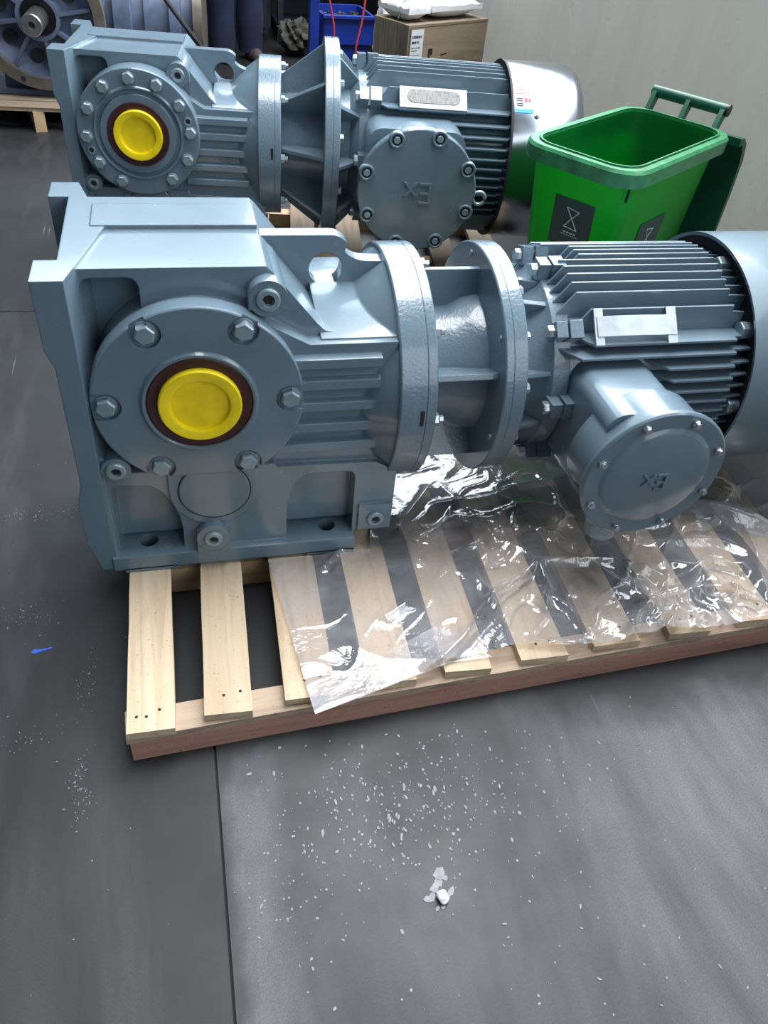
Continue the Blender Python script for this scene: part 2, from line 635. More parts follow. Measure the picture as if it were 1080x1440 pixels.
# ================================================================== the setting
XW = 1.88          # face of the side wall
fl = struct(G().box((-7, -3, -0.06), (XW + 0.3, 10.2, -0.012)).obj('floor', M['dark'], None, 0))
for a, b, k in (((-7, -3), (-0.0235, 2.697), 'floor'), ((-0.0185, -3), (XW + 0.3, 2.697), 'floor_dusty'), ((-7, 2.702), (-0.0235, 10.2), 'floor'), ((-0.0185, 2.702), (XW + 0.3, 10.2), 'floor_shaded')):
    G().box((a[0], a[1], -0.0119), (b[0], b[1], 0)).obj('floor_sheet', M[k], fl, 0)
struct(G().box((XW, -1.5, -0.06), (XW + 0.25, 10.0, 1.3)).obj('wall_right', M['wall'], None, 0))
win = struct(G().box((XW - 0.03, -1.5, 1.301), (XW + 0.27, 10.0, 1.335)).obj('window_1', M['alu'], None, 0))
for k in range(7):
    y = -1.45 + k * 1.9
    G().box((XW + 0.10, y, 1.335), (XW + 0.15, y + 0.05, 3.4)).obj('mullion', M['alu'], win, 0)
G().box((XW + 0.10, -1.5, 3.4), (XW + 0.15, 10.0, 3.46)).obj('window_head', M['alu'], win, 0)
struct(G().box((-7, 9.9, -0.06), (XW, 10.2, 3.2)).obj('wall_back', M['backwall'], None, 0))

# ================================================================== pallets
def board(name, mat, parent, cx, cy, w, l, z0, z1, rz, rough=0.002, seed=0, nails=()):
    """a sawn board lying along local y, slightly uneven at its ends and edges"""
    rnd = random.Random(seed)
    n = 12
    vs, fs = [], []
    for i in range(n + 1):
        y = -l / 2 + l * i / n
        dx0, dx1 = rnd.uniform(-rough, rough), rnd.uniform(-rough, rough)
        e = rnd.uniform(-rough, rough) if i in (0, n) else 0
        dx0, dx1 = dx0 * 0.3, dx1 * 0.3
        for x, z in ((-w / 2 + dx0, z0), (w / 2 + dx1, z0), (w / 2 + dx1, z1), (-w / 2 + dx0, z1)):
            vs.append((x, y + e + (rnd.uniform(-rough, rough) if i in (0, n) else 0), z))
    for i in range(n):
        for k in range(4):
            fs.append((4 * i + k, 4 * i + (k + 1) % 4, 4 * i + 4 + (k + 1) % 4, 4 * i + 4 + k))
    fs += [(3, 2, 1, 0), tuple(4 * n + k for k in range(4))]
    o = G().add(vs, fs).obj(name, mat, parent, 0)
    o.location = (cx, cy, 0)
    o.rotation_euler = (0, 0, rz)
    for nx, ny in nails:
        G().cyl((nx, ny), 'z', 0.0032, z1 - 0.002, z1 + 0.0006, 8).obj('nail', M['nail'], o, 0)
    return o


pallet = thing('wooden_pallet', 'raw pine slatted pallet with reddish front beam under the six-bolt gearmotor', 'pallet', (0, 0, 0))
PZ = 0.093
slats = [(-0.176, -0.088), (-0.034, 0.057), (0.121, 0.222), (0.287, 0.389), (0.452, 0.552), (0.621, 0.728), (0.795, 0.905), (0.982, 1.083), (1.163, 1.262), (1.325, 1.425)]
yaw_p = 0.047
front_y = lambda x: 0.876 + (x + 0.17) * 0.047
for i, (a, b) in enumerate(slats):
    cx = (a + b) / 2
    y0 = front_y(cx) + (-0.001, 0.007, 0.010, 0.008, 0.004, 0.002, 0.006, 0.002, 0.004, 0.004)[i]
    L = 1.93 - y0
    sk = -0.03 if i else -0.004
    nl = [(-0.026, -L / 2 + 0.032), (-0.008, -L / 2 + 0.03), (0.016, -L / 2 + 0.042)] if i == 0 else [(-0.008, -L / 2 + 0.04), (0.024, -L / 2 + 0.046)]
    board('slat', M['slat'], pallet, cx + L / 2 * 0.03 * (1 if i else 0.1), y0 + L / 2, b - a, L, PZ - 0.02, PZ, sk, 0.0022, 30 + i, nl)
bl = 1.62
for yb, wd, mt, z0, z1, x0 in ((0.0, 0.066, 'beam', 0.0, 0.0565, 0.006), (0.0, 0.066, 'beamtop', 0.057, PZ - 0.0205, 0.0), (0.40, 0.07, 'beam2', 0, PZ - 0.0205, 0), (0.92, 0.07, 'beam2', 0, PZ - 0.0205, 0)):
    o = board('beam', M[mt], pallet, 0.628 + x0, 0.8755 + 0.797 * 0.047 + yb + wd / 2, bl, wd, z0, z1, yaw_p if yb == 0 else 0.01, 0.0015, int(90 + yb * 10 + z0 * 40))

# ================================================================== floor litter
rnd = random.Random(3)
fg = G()


def fleck(x, y, r, el=1.0, ang=0.0):
    n = 6
    p = []
    for k in range(n):
        t = 2 * PI * k / n
        q = r * rnd.uniform(0.55, 1.2)
        a, b = q * math.cos(t) * el, q * math.sin(t)
        p.append((x + a * math.cos(ang) - b * math.sin(ang), y + a * math.sin(ang) + b * math.cos(ang)))
    fg.prism(p, 'z', 0.0002, 0.0006 + 0.0007 * rnd.random())


for i in range(470):
    x, y = rnd.gauss(0.34, 0.16), rnd.gauss(0.69, 0.085)
    if x < 0.03 or y > 0.86:
        continue
    fleck(x, y, abs(rnd.gauss(0.0010, 0.0009)) + 0.0006, rnd.choice((1, 1, 1.3, 2.2)), rnd.uniform(1.0, 2.2))
for i in range(150):
    fleck(rnd.uniform(0.03, 1.15), rnd.uniform(0.22, 0.86), abs(rnd.gauss(0.0008, 0.0008)) + 0.0005, rnd.choice((1, 1, 1.6, 2.4)), rnd.uniform(0, 3))
for i in range(60):
    fleck(rnd.gauss(0.10, 0.05), rnd.gauss(0.56, 0.06), abs(rnd.gauss(0.0008, 0.0008)) + 0.0005, 1.3, rnd.uniform(0, 3))
for cx_, cy_, ax_, ay_, n_ in ((-0.42, 1.62, 0.06, 0.015, 60), (-0.27, 0.83, 0.012, 0.05, 70), (-0.37, 0.96, 0.03, 0.02, 30), (-0.27, 1.08, 0.012, 0.05, 40), (-0.40, 1.28, 0.03, 0.02, 40)):
    for i in range(n_):
        fleck(rnd.gauss(cx_, ax_), rnd.gauss(cy_, ay_), rnd.uniform(0.0004, 0.0013), rnd.choice((1, 1.5, 2.5)), rnd.uniform(0, 3))
for i in range(45):
    fleck(rnd.uniform(-0.9, -0.1), rnd.uniform(0.4, 2.2), rnd.uniform(0.0006, 0.0016), 1.2, rnd.uniform(0, 3))
# the smear beside the stone
for x, y, r, el in ((0.352, 0.558, 0.011, 1.4), (0.346, 0.545, 0.008, 1.3), (0.337, 0.535, 0.009, 1.5), (0.328, 0.524, 0.007, 1.6), (0.318, 0.521, 0.006, 1.6),
                    (0.359, 0.549, 0.006, 1.2), (0.364, 0.526, 0.006, 1.8), (0.355, 0.516, 0.005, 1.8), (0.343, 0.503, 0.004, 1.8), (0.332, 0.502, 0.004, 1.5)):
    fleck(x, y, r, el, 0.9)
fo = fg.obj('paint_flecks', M['fleck'], None, 0)
fo['kind'] = 'stuff'
fo['label'] = 'pale dried paint flecks and smear scattered on the dark floor'
fo['category'] = 'paint flecks'

bm = bmesh.new()
bmesh.ops.create_icosphere(bm, subdivisions=3, radius=0.0105)
for v in bm.verts:
    v.co *= 1 + 0.35 * noise.noise(v.co * 90)
    v.co.z = v.co.z * 0.72 + 0.0072
    v.co.y *= 1.15
zmin = min(v.co.z for v in bm.verts)
for v in bm.verts:
    v.co.z -= zmin
me = bpy.data.meshes.new('pebble')
bm.to_mesh(me)
bm.free()
finish(me, M['stone'], 25)
tag(link('pebble', me, None, (0.3445, 0.516, 0.0)), 'small whitish stone lying on the floor beside a paint smear', 'stone')
tag(G().prism([(-0.387, 1.172), (-0.381, 1.179), (-0.365, 1.177), (-0.345, 1.180), (-0.346, 1.176), (-0.366, 1.171), (-0.38, 1.166)], 'z', 0.0003, 0.001).obj('tape_scrap', M['tape'], None, 0),
    'tiny bright blue scrap of tape on the dark floor', 'tape')

tag(G().lathe([(0.0, 0.003), (0.013, 0.003), (0.0135, 0.011), (0.0165, 0.011), (0.017, 0.0), (0.0, 0.0)], (0.456, 1.294), 'z', 28).obj('bottle_cap', M['tape'], None), 'small blue plastic cap lying in a gap between the pallet slats', 'cap')

# ================================================================== gearmotors
VM = 0.2245        # axis of the drive, measured from the front face


def hexrec(g, c, axis, r, h):
    g.lathe([(0, h), (r, h)], c, axis, 6)


def plug(parent, x, z, v, R=0.019, boss=None, depth=0.05):
    g = G()
    if boss:
        g.cyl((x, z), 'y', boss, v + depth, v, 28)
    g.lathe([(0, v - 0.004), (R * 0.45, v - 0.004)], (x, z), 'y', 6) if False else None
    p = G().lathe([(R, v + 0.002), (R, v - 0.005), (R * 0.86, v - 0.007), (R * 0.52, v - 0.007), (R * 0.47, v - 0.001), (0, v - 0.001)], (x, z), 'y', 24)
    o = p.obj('socket_plug', M['bolt'], parent)
    G().lathe([(0, v - 0.0016), (R * 0.46, v - 0.0016)], (x, z), 'y', 6).obj('hex_socket', M['dark'], o, 0)
    return g if boss else None


def gearbox(root, zc, variant):
    """housing in local coordinates: x from the mounting face, y from the front face, z from the feet"""
    cu, cw = 0.257, 0.436 if variant == 'six' else 0.4595
    # --- left mounting plate
    hp = G().prism([(0, 0), (0.053, 0), (0.111, VM), (0.053, 2 * VM), (0, 2 * VM), (0, 0.37), (0.038, 0.37), (0.038, 0.081), (0, 0.081)], 'z', 0.012, 0.688)
    house = hp.obj('housing', M['paint'], root)
    cut(house, [G().prism([(-0.02, 0.58), (0, 0.56), (0.012, 0.525), (0.012, 0.243), (0, 0.208), (-0.02, 0.19)], 'y', -0.05, 0.6),
                G().prism([(-0.02, 0.11), (0, 0.094), (0.021, 0.014), (0.03, -0.02), (-0.02, -0.02)], 'y', -0.05, 0.6)])
    # --- upper body
    ub = G().prism([(0.05, 0.06), (0.668, 0.06), (0.668, 0.52), (0.545, 0.54), (0.505, 0.548), (0.488, 0.565), (0.402, 0.672), (0.392, 0.681), (0.06, 0.681)], 'y', 0.06, 2 * VM - 0.06).obj('upper', M['paint'], None)
    cut(ub, [G().prism(rrect(0.068, 0.47, 0.168, 0.664, 0.02) , 'y', -0.02, 0.12)])
    # --- lower front plate, belly and feet
    lb = G().prism([(0.05, 0.045), (0.582, 0.045), (0.584, 0.058), (0.668, 0.058), (0.668, 0.225), (0.62, 0.252), (0.405, 0.258), (0.398, 0.268), (0.1, 0.268), (0.058, 0.31), (0.05, 0.31)], 'y', 0.012, 2 * VM - 0.012).obj('lower', M['paint'], None)
    pk1 = [(0.064, 0.03), (0.198, 0.03), (0.2, 0.105)] + [(0.196, 0.14), (0.185, 0.178), (0.166, 0.212), (0.143, 0.232)] + arc(0.079, 0.222, 0.015, 90, 180, 4)
    pk2 = [(0.424, 0.03), (0.577, 0.03)] + arc(0.557, 0.215, 0.018, 0, 90, 4) + [(0.47, 0.233), (0.448, 0.218), (0.434, 0.19), (0.426, 0.155)]
    cut(lb, [G().prism(pk1, 'y', -0.02, 0.1), G().prism(pk2, 'y', -0.02, 0.1)])
    ft = G().prism([(-0.004, 0.009), (2 * VM + 0.004, 0.009), (2 * VM + 0.004, 0.046), (2 * VM - 0.012, 0.051), (0.012, 0.051), (-0.004, 0.046)], 'x', 0.045, 0.582)
    ftx = ft.obj('feet', M['paint'], None)
    cut(ftx, [G().cyl((0.122, 0.042), 'z', 0.02, -0.02, 0.1, 28), G().cyl((0.522, 0.042), 'z', 0.02, -0.02, 0.1, 28)])
    for src in (ub, lb, ftx):
        bmx = bmesh.new()
        bmx.from_mesh(house.data)
        bmx.from_mesh(src.data)
        bmx.to_mesh(house.data)
        bmx.free()
        d = src.data
        bpy.data.objects.remove(src)
        bpy.data.meshes.remove(d)
    x = G()
    # belly between output boss and flange, ribs
    x.prism([(0.30, 0.24), (0.655, 0.222), (0.645, 0.50), (0.645, 0.538), (0.47, 0.538), (0.36, 0.60)], 'y', 0.026, 0.1)
    for w in (0.504, 0.456, 0.405, 0.354, 0.305):
        x.prism([(0.026, w + 0.013), (0.010, w + 0.009), (0.010, w - 0.011), (0.026, w - 0.013)], 'x', 0.40, 0.612)
    x.cyl((cu, cw), 'y', 0.192, 0.30, 0.035, 64)
    # rear lid (other side of the housing)
    x.cyl((cu, cw), 'y', 0.199, 0.36, 2 * VM, 64)
    # shelf beside the lifting web and the ridge on top
    x.prism([(0.042, 0.541), (0.20, 0.578), (0.25, 0.578), (2 * VM - 0.042, 0.541), (2 * VM - 0.042, 0.5), (0.042, 0.5)], 'x', 0.494, 0.667)
    x.prism([(VM, 0.66), (0.34, 0.66), (0.33, 0.69), (VM, 0.69)], 'x', 0.085, 0.392)
    # foot pads under the housing
    for a, b in ((0.067, 0.182), (0.469, 0.582)):
        for c, d in ((-0.004, 0.09), (0.36, 2 * VM + 0.004)):
            x.box((a, c, 0.0), (b, d, 0.012))
    # bosses of the screw plugs
    x.cyl((0.392, 0.632), 'y', 0.036, 0.2, 0.03, 32)
    x.prism([(0.356, 0.61), (0.428, 0.61), (0.428, 0.632), (0.356, 0.632)], 'y', 0.032, 0.1)
    x.prism(arc(0.272, 0.212, 0.092, 180, 360, 24) + [(0.364, 0.264), (0.18, 0.264)], 'y', 0.005, 0.06)
    x.cyl((0.262, 0.09), 'y', 0.036, 0.06, -0.012, 32)
    x.prism([(0.226, 0.052), (0.298, 0.052), (0.298, 0.09), (0.226, 0.09)], 'y', -0.011, 0.05)
    x.box((0.588, 0.004, 0.062), (0.664, 0.05, 0.135))
    x.cyl((0.083, 0.284), 'y', 0.029, 0.1, 0.002, 28)
    # cone running out into the round input flange
    x.lathe([(0, 0.45), (0.13, 0.5), (0.17, 0.55), (0.2035, 0.583), (0.25, 0.648), (0, 0.648)], (VM, zc), 'x', 72)
    join(house, x)
    # lifting web
    web = G().prism([(0.36, 0.5), (0.36, 0.676), (0.535, 0.676)] + arc(0.535, 0.631, 0.045, 80, 42, 5) + arc(0.612, 0.688, 0.066, 225, 268, 5) + [(0.668, 0.62), (0.668, 0.5)], 'y', 0.207, 0.242).obj('lifting_eye', M['paint'], root)
    cut(web, [G().cyl((0.527, 0.606), 'y', 0.034, 0.1, 0.4, 36)])
    # input flange in two joined halves
    fl1 = G().lathe([(0, 0.646), (0.257, 0.646), (0.26, 0.649), (0.26, 0.7015), (0.2585, 0.7025), (0.26, 0.7035), (0.26, 0.721), (0.257, 0.724), (0, 0.724)], (VM, zc), 'x', 96).obj('input_flange', M['cast'], root)
    sl = zc + 0.02
    G().box((0.690, VM - 0.2604, sl - 0.018), (0.698, VM - 0.24, sl + 0.018)).obj('vent_slot', M['dark'], fl1, 0)
    for a in (48, 92, 135, 180, 226):
        t = math.radians(a)
        c = (VM + 0.235 * math.cos(t), zc + 0.235 * math.sin(t))
        G().lathe([(0, 0.722), (0.0145, 0.722), (0.0145, 0.735), (0.012, 0.738), (0.008, 0.738), (0.008, 0.747), (0, 0.747)], c, 'x', 6, t, t + 2 * PI).obj('flange_bolt', M['zinc' if variant == 'six' else 'bolt'], fl1)
    # round inspection lid low on the front
    ld = G().lathe([(0, 0.0025), (0.0715, 0.0025), (0.0735, 0.004), (0.0735, 0.008), (0, 0.008)], (0.272, 0.212), 'y', 48).obj('inspection_lid', M['paint'], root)
    G().ring((0.272, 0.212), 'y', 0.0762, 0.0736, 0.0046, 0.008, 48).obj('groove', M['dark'], ld, 0)
    plug(root, 0.392, 0.632, 0.03, 0.022)
    plug(root, 0.262, 0.09, -0.012, 0.02)
    plug(root, 0.628, 0.094, 0.004, 0.02)
    plug(root, 0.083, 0.284, 0.002, 0.02)
    # --- output side
    R = 0.1993 if variant == 'six' else 0.1975
    if variant == 'six':
        fo_ = G().lathe([(0, 0.0), (R - 0.003, 0.0), (R, 0.003), (R, 0.04), (0, 0.04)], (cu, cw), 'y', 96).obj('output_cover', M['paint'], root)
        cs = [G().box((cu - 0.3, -0.05, cw - 0.4), (cu + 0.3, 0.1, cw - 0.174))]
        for k in range(6):
            t = math.radians(60 * k)
            c = (cu + 0.1725 * math.cos(t), cw + 0.1725 * math.sin(t))
            cs.append(G().cyl(c, 'y', 0.0285, -0.02, 0.009, 24))
            hw = 0.0283 if k in (0, 3) else 0.016
            cs.append(G().box((0.0, -0.02, -hw), (0.05, 0.0088, hw)).xform(Matrix.Translation((c[0], 0, c[1])) @ Matrix.Rotation(-t, 4, 'Y')))
        cut(fo_, cs)
        join(fo_, G().lathe([(0.1005, 0.01), (0.1005, -0.004), (0.1025, -0.006), (0.107, -0.006), (0.111, 0.0), (0.111, 0.01)], (cu, cw), 'y', 72))
        y0 = 0.0
        for k in range(6):
            t = math.radians(60 * k)
            c = (cu + 0.1725 * math.cos(t), cw + 0.1725 * math.sin(t))
            G().cyl(c, 'y', 0.022, 0.012, 0.007, 24).hexbolt(c, 'y', 0.0195, 0.01, -0.007, 0.35 + k).obj('bolt', M['bolt'], fo_)
    else:
        y0 = -0.022
        fo_ = G().lathe([(0, y0 - 0.006), (0.105, y0 - 0.006), (0.122, y0 - 0.006), (0.124, y0 + 0.004), (0.134, y0 + 0.004), (0.137, y0 - 0.004), (0.142, y0 - 0.004), (0.146, y0), (R - 0.003, y0), (R, y0 + 0.003), (R, 0.05), (0, 0.05)], (cu, cw), 'y', 96).obj('output_cover', M['paint'], root)
        for k in range(12):
            if k == 6:
                continue
            t = math.radians(95 - 30 * k)
            c = (cu + 0.169 * math.cos(t), cw + 0.169 * math.sin(t))
            G().cyl(c, 'y', 0.02, y0 + 0.002, y0 - 0.003, 20).hexbolt(c, 'y', 0.019, y0, y0 - 0.016, 0.3 + k).obj('bolt', M['bolt'], fo_)
        for a in (17, -160):
            t = math.radians(a)
            c = (cu + 0.17 * math.cos(t), cw + 0.17 * math.sin(t))
            pl = G().ring(c, 'y', 0.0135, 0.008, y0 + 0.002, y0 - 0.003, 20).obj('socket_plug', M['bolt'], fo_)
            G().lathe([(0, y0 - 0.0008), (0.008, y0 - 0.0008)], c, 'y', 6).obj('hex_socket', M['dark'], pl, 0)
    ys = y0 - (0.0 if variant == 'six' else 0.007)
    G().lathe([(0.1, ys + 0.006), (0.1, ys - 0.001), (0.097, ys - 0.0025), (0.088, ys - 0.001), (0.07, ys - 0.0015), (0.07, ys + 0.006)], (cu, cw), 'y', 64).obj('shaft_seal', M['seal'], root)
    G().lathe([(0.0785, ys - 0.001), (0.0785, ys - 0.011), (0.076, ys - 0.014), (0.060, ys - 0.014), (0.057, ys - 0.0125), (0.0555, ys - 0.003), (0, ys - 0.002)], (cu, cw), 'y', 72).obj('shaft_cap', M['yellow'], root)


def radial_rib(g, c, ang, prof, th):
    """prof: (x, r) outline of a plate standing radially around the drive axis"""
    t = math.radians(ang)
    d = Vector((0, math.cos(t), math.sin(t)))
    n = Vector((0, -math.sin(t), math.cos(t))) * th / 2
    k = len(prof)
    o = Vector((0, c[0], c[1]))
    vs = [o + Vector((x, 0, 0)) + d * r + n for x, r in prof] + [o + Vector((x, 0, 0)) + d * r - n for x, r in prof]
    fs = [tuple(range(k)), tuple(range(2 * k - 1, k - 1, -1))] + [(i, k + i, k + (i + 1) % k, (i + 1) % k) for i in range(k)]
    g.add(vs, fs)


def motor_fins(body, c, core, R, x0, x1, xin, spec):
    """spec: list of (kind, offset, start, tip_end, root_end); kind t,b vertical fins above/below, f,r level fins front/rear"""
    for kind, off, xs, xe, xr in spec:
        h = math.sqrt(max(R * R - off * off, 1e-6))
        b = math.sqrt(max(core * core - off * off, (core * 0.35) ** 2)) - 0.01
        th = 0.0026
        sl = (h - b) * 0.75
        prof = [(xs - sl, b), (xs, h), (xe, h), (xe + 0.001, h - 0.014), (xr, h - 0.016), (xr, b)]
        g = G()
        if kind in 'tb':
            s = 1 if kind == 't' else -1
            vs = [(x, c[0] + off - th, c[1] + s * r) for x, r in prof] + [(x, c[0] + off + th, c[1] + s * r) for x, r in prof]
        else:
            s = -1 if kind == 'f' else 1
            vs = [(x, c[0] + s * r, c[1] + off - th) for x, r in prof] + [(x, c[0] + s * r, c[1] + off + th) for x, r in prof]
        k = len(prof)
        g.add(vs, [tuple(range(k)), tuple(range(2 * k - 1, k - 1, -1))] + [(i, (i + 1) % k, k + (i + 1) % k, k + i) for i in range(k)])
        g.obj('cooling_fin', M['sheet'], body, 0)


def lug(parent, c, ang, r, x0, x1, w, mat):
    t = math.radians(ang)
    g = G()
    g.box((x0, -w, -w * 0.85), (x0 + (x1 - x0) * 0.42, w, w * 0.85))
    g.box((x0 + (x1 - x0) * 0.5, -w * 1.05, -w * 0.95), (x1, w * 1.05, w * 0.95))
    g.box((x0 + 0.005, -w * 1.9, -w * 0.7), (x1 - 0.004, -w * 0.5, w * 0.7))
    m4 = Matrix.Translation((0, c[0], c[1])) @ Matrix.Rotation(t, 4, 'X') @ Matrix.Translation((0, r, 0))
    o = g.xform(m4).obj('mounting_lug', mat, parent)
    cc = (c[0] + r * math.cos(t), c[1] + r * math.sin(t))
    G().hexbolt(cc, 'x', w * 0.72, x0 + 0.002, x0 - 0.014, t).obj('lug_bolt', M['zinc'], o)


def cover_text(parent, x, y, z, size, mat):
    g = text_g('Ex', size, 0.004)
    # letters are cast upside down on both covers; lay the text in the xz plane facing the front
    m4 = Matrix.Translation((x, y, z)) @ Matrix.Rotation(PI, 4, 'Y') @ Matrix.Rotation(PI / 2, 4, 'X')
    g.xform(m4).obj('raised_lettering', mat, parent, 25)


def build_near():
    zc = 0.3737
    root = thing('gearmotor', 'glossy blue-grey gearmotor with six bolts around its yellow cap, on the front pallet', 'gearmotor', (-0.25, 1.293, 0.0935), 0, 'blue-grey gearmotors')
    gearbox(root, zc, 'six')
    c = (VM, zc)
    # lantern between gearbox and motor
    la = G().lathe([(0, 0.722), (0.135, 0.722), (0.14, 0.73), (0.14, 0.80), (0.158, 0.83), (0.165, 0.868), (0, 0.868)], c, 'x', 64)
    la.lathe([(0, 0.866), (0.257, 0.866), (0.26, 0.869), (0.26, 0.884), (0.2588, 0.885), (0.26, 0.886), (0.26, 0.913), (0.257, 0.916), (0, 0.916)], c, 'x', 96)
    lan = la.obj('lantern', M['cast'], root)
    for a in (90, 159, 231, 303, 15):
        g = G()
        radial_rib(g, c, a, [(0.722, 0.12), (0.722, 0.222), (0.868, 0.222), (0.868, 0.12)], 0.013)
        g.obj('stiffening_rib', M['cast'], lan)
    for a in (75, 115, 140, 165, 195, 225):
        t = math.radians(a)
        cb = (VM + 0.236 * math.cos(t), zc + 0.236 * math.sin(t))
        G().hexbolt(cb, 'x', 0.013, 0.914, 0.928, t).obj('flange_bolt', M['bolt'], lan)
        if a in (75, 140, 195):
            G().cyl(cb, 'x', 0.007, 0.868, 0.862, 12).obj('bolt_end', M['bolt'], lan)
    # end shield
    es = G().lathe([(0, 0.914), (0.225, 0.914), (0.224, 0.924), (0.185, 0.935), (0.180, 0.95), (0.200, 0.985), (0.214, 0.993), (0.214, 1.03), (0, 1.03)], c, 'x', 72).obj('end_shield', M['cast'], root)
    for a in (60, 100, 118, 160, 195, 230, 20):
        g = G()
        radial_rib(g, c, a, [(0.914, 0.17), (0.914, 0.222), (0.99, 0.208), (0.99, 0.17)], 0.010)
        g.obj('stiffening_rib', M['cast'], es)
    for a in (137, 96, 178, 72, -40, 222):
        lug(es, c, a, 0.228, 0.985, 1.045, 0.02, M['cast'])
    # motor body
    body = G().lathe([(0, 1.0), (0.205, 1.0), (0.208, 1.01), (0.208, 1.46), (0, 1.46)], c, 'x', 72).obj('motor_body', M['cast'], root)
    R = 0.254
    sp = []
    for k, off in enumerate((0.138, 0.114, 0.09, 0.066, 0.042, 0.018, -0.004, -0.026, -0.048, -0.070, -0.092, -0.116)):
        xs = {3: 1.085, 4: 1.085, 5: 1.088}.get(k, 1.033)
        if off > 0.06:
            xs = 1.02
        sp.append(('t', [0.07, 0.1, 0.12][k] if False else off, xs if k < 11 else 1.033, 1.4047, 1.45))
    sp[-1] = ('t', -0.1565, 1.065, 1.4047, 1.436)
    sp[-2] = ('t', -0.1235, 1.04, 1.4047, 1.45)
    sp[-3] = ('t', -0.1005, 1.036, 1.4047, 1.45)
    sp[-4] = ('t', -0.0775, 1.034, 1.4047, 1.45)
    sp[-5] = ('t', -0.0545, 1.033, 1.4047, 1.45)
    sp[-6] = ('t', -0.0325, 1.031, 1.4047, 1.45)
    sp[-7] = ('t', -0.0095, 1.085, 1.4047, 1.45)
    sp[-8] = ('t', 0.0135, 1.083, 1.4047, 1.45)
    sp[-9] = ('t', 0.0365, 1.082, 1.4047, 1.45)
    sp[-10] = ('t', 0.061, 1.025, 1.4047, 1.45)
    sp[-11] = ('t', 0.086, 1.025, 1.4047, 1.45)
    sp[-12] = ('t', 0.112, 1.025, 1.4047, 1.45)
    sp += [('f', 0.143, 1.067, 1.4047, 1.436), ('f', 0.119, 1.038, 1.4047, 1.45)]
    sp += [('f', o, 1.245 + 0.012 * i, 1.4047, 1.45) for i, o in enumerate((0.093, 0.067, 0.042, 0.017, -0.008, -0.033, -0.058, -0.083, -0.108))]
    sp += [('r', o, 1.04, 1.4047, 1.45) for o in (0.13, 0.1, 0.07, 0.04, 0.01, -0.02, -0.05, -0.08, -0.11)]
    sp += [('b', o, 1.04, 1.4047, 1.45) for o in (-0.12, -0.08, -0.04, 0.0, 0.04, 0.08, 0.12)]
    motor_fins(body, c, 0.208, R, 1.02, 1.4047, 1.45, sp)
    # rear shield bolts seen in front of the fan cover
    for a in (96, 140, 183):
        t = math.radians(a)
        cc = (VM + 0.23 * math.cos(t), zc + 0.23 * math.sin(t))
        G().cyl(cc, 'x', 0.018, 1.425, 1.455, 20).hexbolt(cc, 'x', 0.021, 1.44, 1.424, 0.4).obj('shield_bolt', M['bolt'], body)
    # name plate and its holder
    P1, P2 = Vector((0, 0.068, 0.574)), Vector((0, 0.015, 0.517))
    dn = Vector((0, P1.z - P2.z, -(P1.y - P2.y))).normalized() * 1.0
    dn = Vector((0, -(P1.z - P2.z), (P1.y - P2.y))).normalized()
    ho = None
    for xa, xb in ((1.067, 1.087), (1.235, 1.257)):
        a, b = P1 + dn * 0.001, P2 + dn * 0.001
        vs = []
        for p in (a, b):
            for x_ in (xa, xb):
                for k in (0, 0.004):
                    vs.append((x_, p.y + dn.y * k, p.z + dn.z * k))
        ho = G().add(vs, [(0, 2, 3, 1), (4, 5, 7, 6), (0, 1, 5, 4), (2, 6, 7, 3), (0, 4, 6, 2), (1, 3, 7, 5)]).obj('name_plate_bar', M['alu'], root, 0)
    npg = G()
    vs, fs = [], []
    nn = 14
    for i in range(nn + 1):
        x_ = 1.072 + (1.256 - 1.072) * i / nn
        lift = 0.006 + 0.004 * math.sin(i / nn * PI * 1.3)
        if i > nn - 4:
            lift = 0.006
        for s_ in (0.10, 0.80):
            p = P1.lerp(P2, 0.15 + s_ * 0.78)
            for k in (0, 0.0012):
                vs.append((x_, p.y + dn.y * (lift + k), p.z + dn.z * (lift + k)))
    for i in range(nn):
        o = 4 * i
        fs += [(o, o + 4, o + 6, o + 2), (o + 1, o + 3, o + 7, o + 5), (o, o + 1, o + 5, o + 4), (o + 2, o + 6, o + 7, o + 3)]
    fs += [(0, 2, 3, 1), (4 * nn, 4 * nn + 1, 4 * nn + 3, 4 * nn + 2)]
    plate = npg.add(vs, fs).obj('name_plate', M['alu'], root, 30)
    # fan cover
    fc = G().lathe([(0.268, 1.436), (0.276, 1.434), (0.276, 1.80), (0.262, 1.825), (0.10, 1.83), (0, 1.83), (0, 1.82), (0.262, 1.815), (0.272, 1.79), (0.272, 1.44)], c, 'x', 96).obj('fan_cover', M['sheet'], root)
    G().cyl(c, 'x', 0.2715, 1.452, 1.456, 64).obj('cover_back', M['dark'], fc, 0)
    # terminal box
    tu, tw, tv = 1.147, 0.341, -0.2
    neck = G().prism(rrect(tu - 0.112, tw - 0.12, tu + 0.07, tw + 0.128, 0.035), 'y', -0.165, 0.08)
    neck.cyl((tu, tw), 'y', 0.142, -0.10, -0.196, 56)
    neck.lathe([(0, -0.04), (0.085, -0.05), (0.142, -0.105), (0, -0.105)], (tu, tw), 'y', 56)
    tb = neck.obj('terminal_box', M['paint'], root)
    cv = G().lathe([(0, -0.216), (0.109, -0.216), (0.115, -0.213), (0.121, -0.209), (0.152, -0.209), (0.1565, -0.205), (0.1565, -0.1975), (0.154, -0.196), (0, -0.196)], (tu, tw), 'y', 80).obj('terminal_cover', M['paint'], tb)
    for k in range(8):
        t = math.radians(115 - 45 * k)
        cc = (tu + 0.138 * math.cos(t), tw + 0.138 * math.sin(t))
        G().cyl(cc, 'y', 0.0062, -0.208, -0.222, 12).hexbolt(cc, 'y', 0.0085, -0.208, -0.217, t).obj('cover_bolt', M['zinc'], tb)
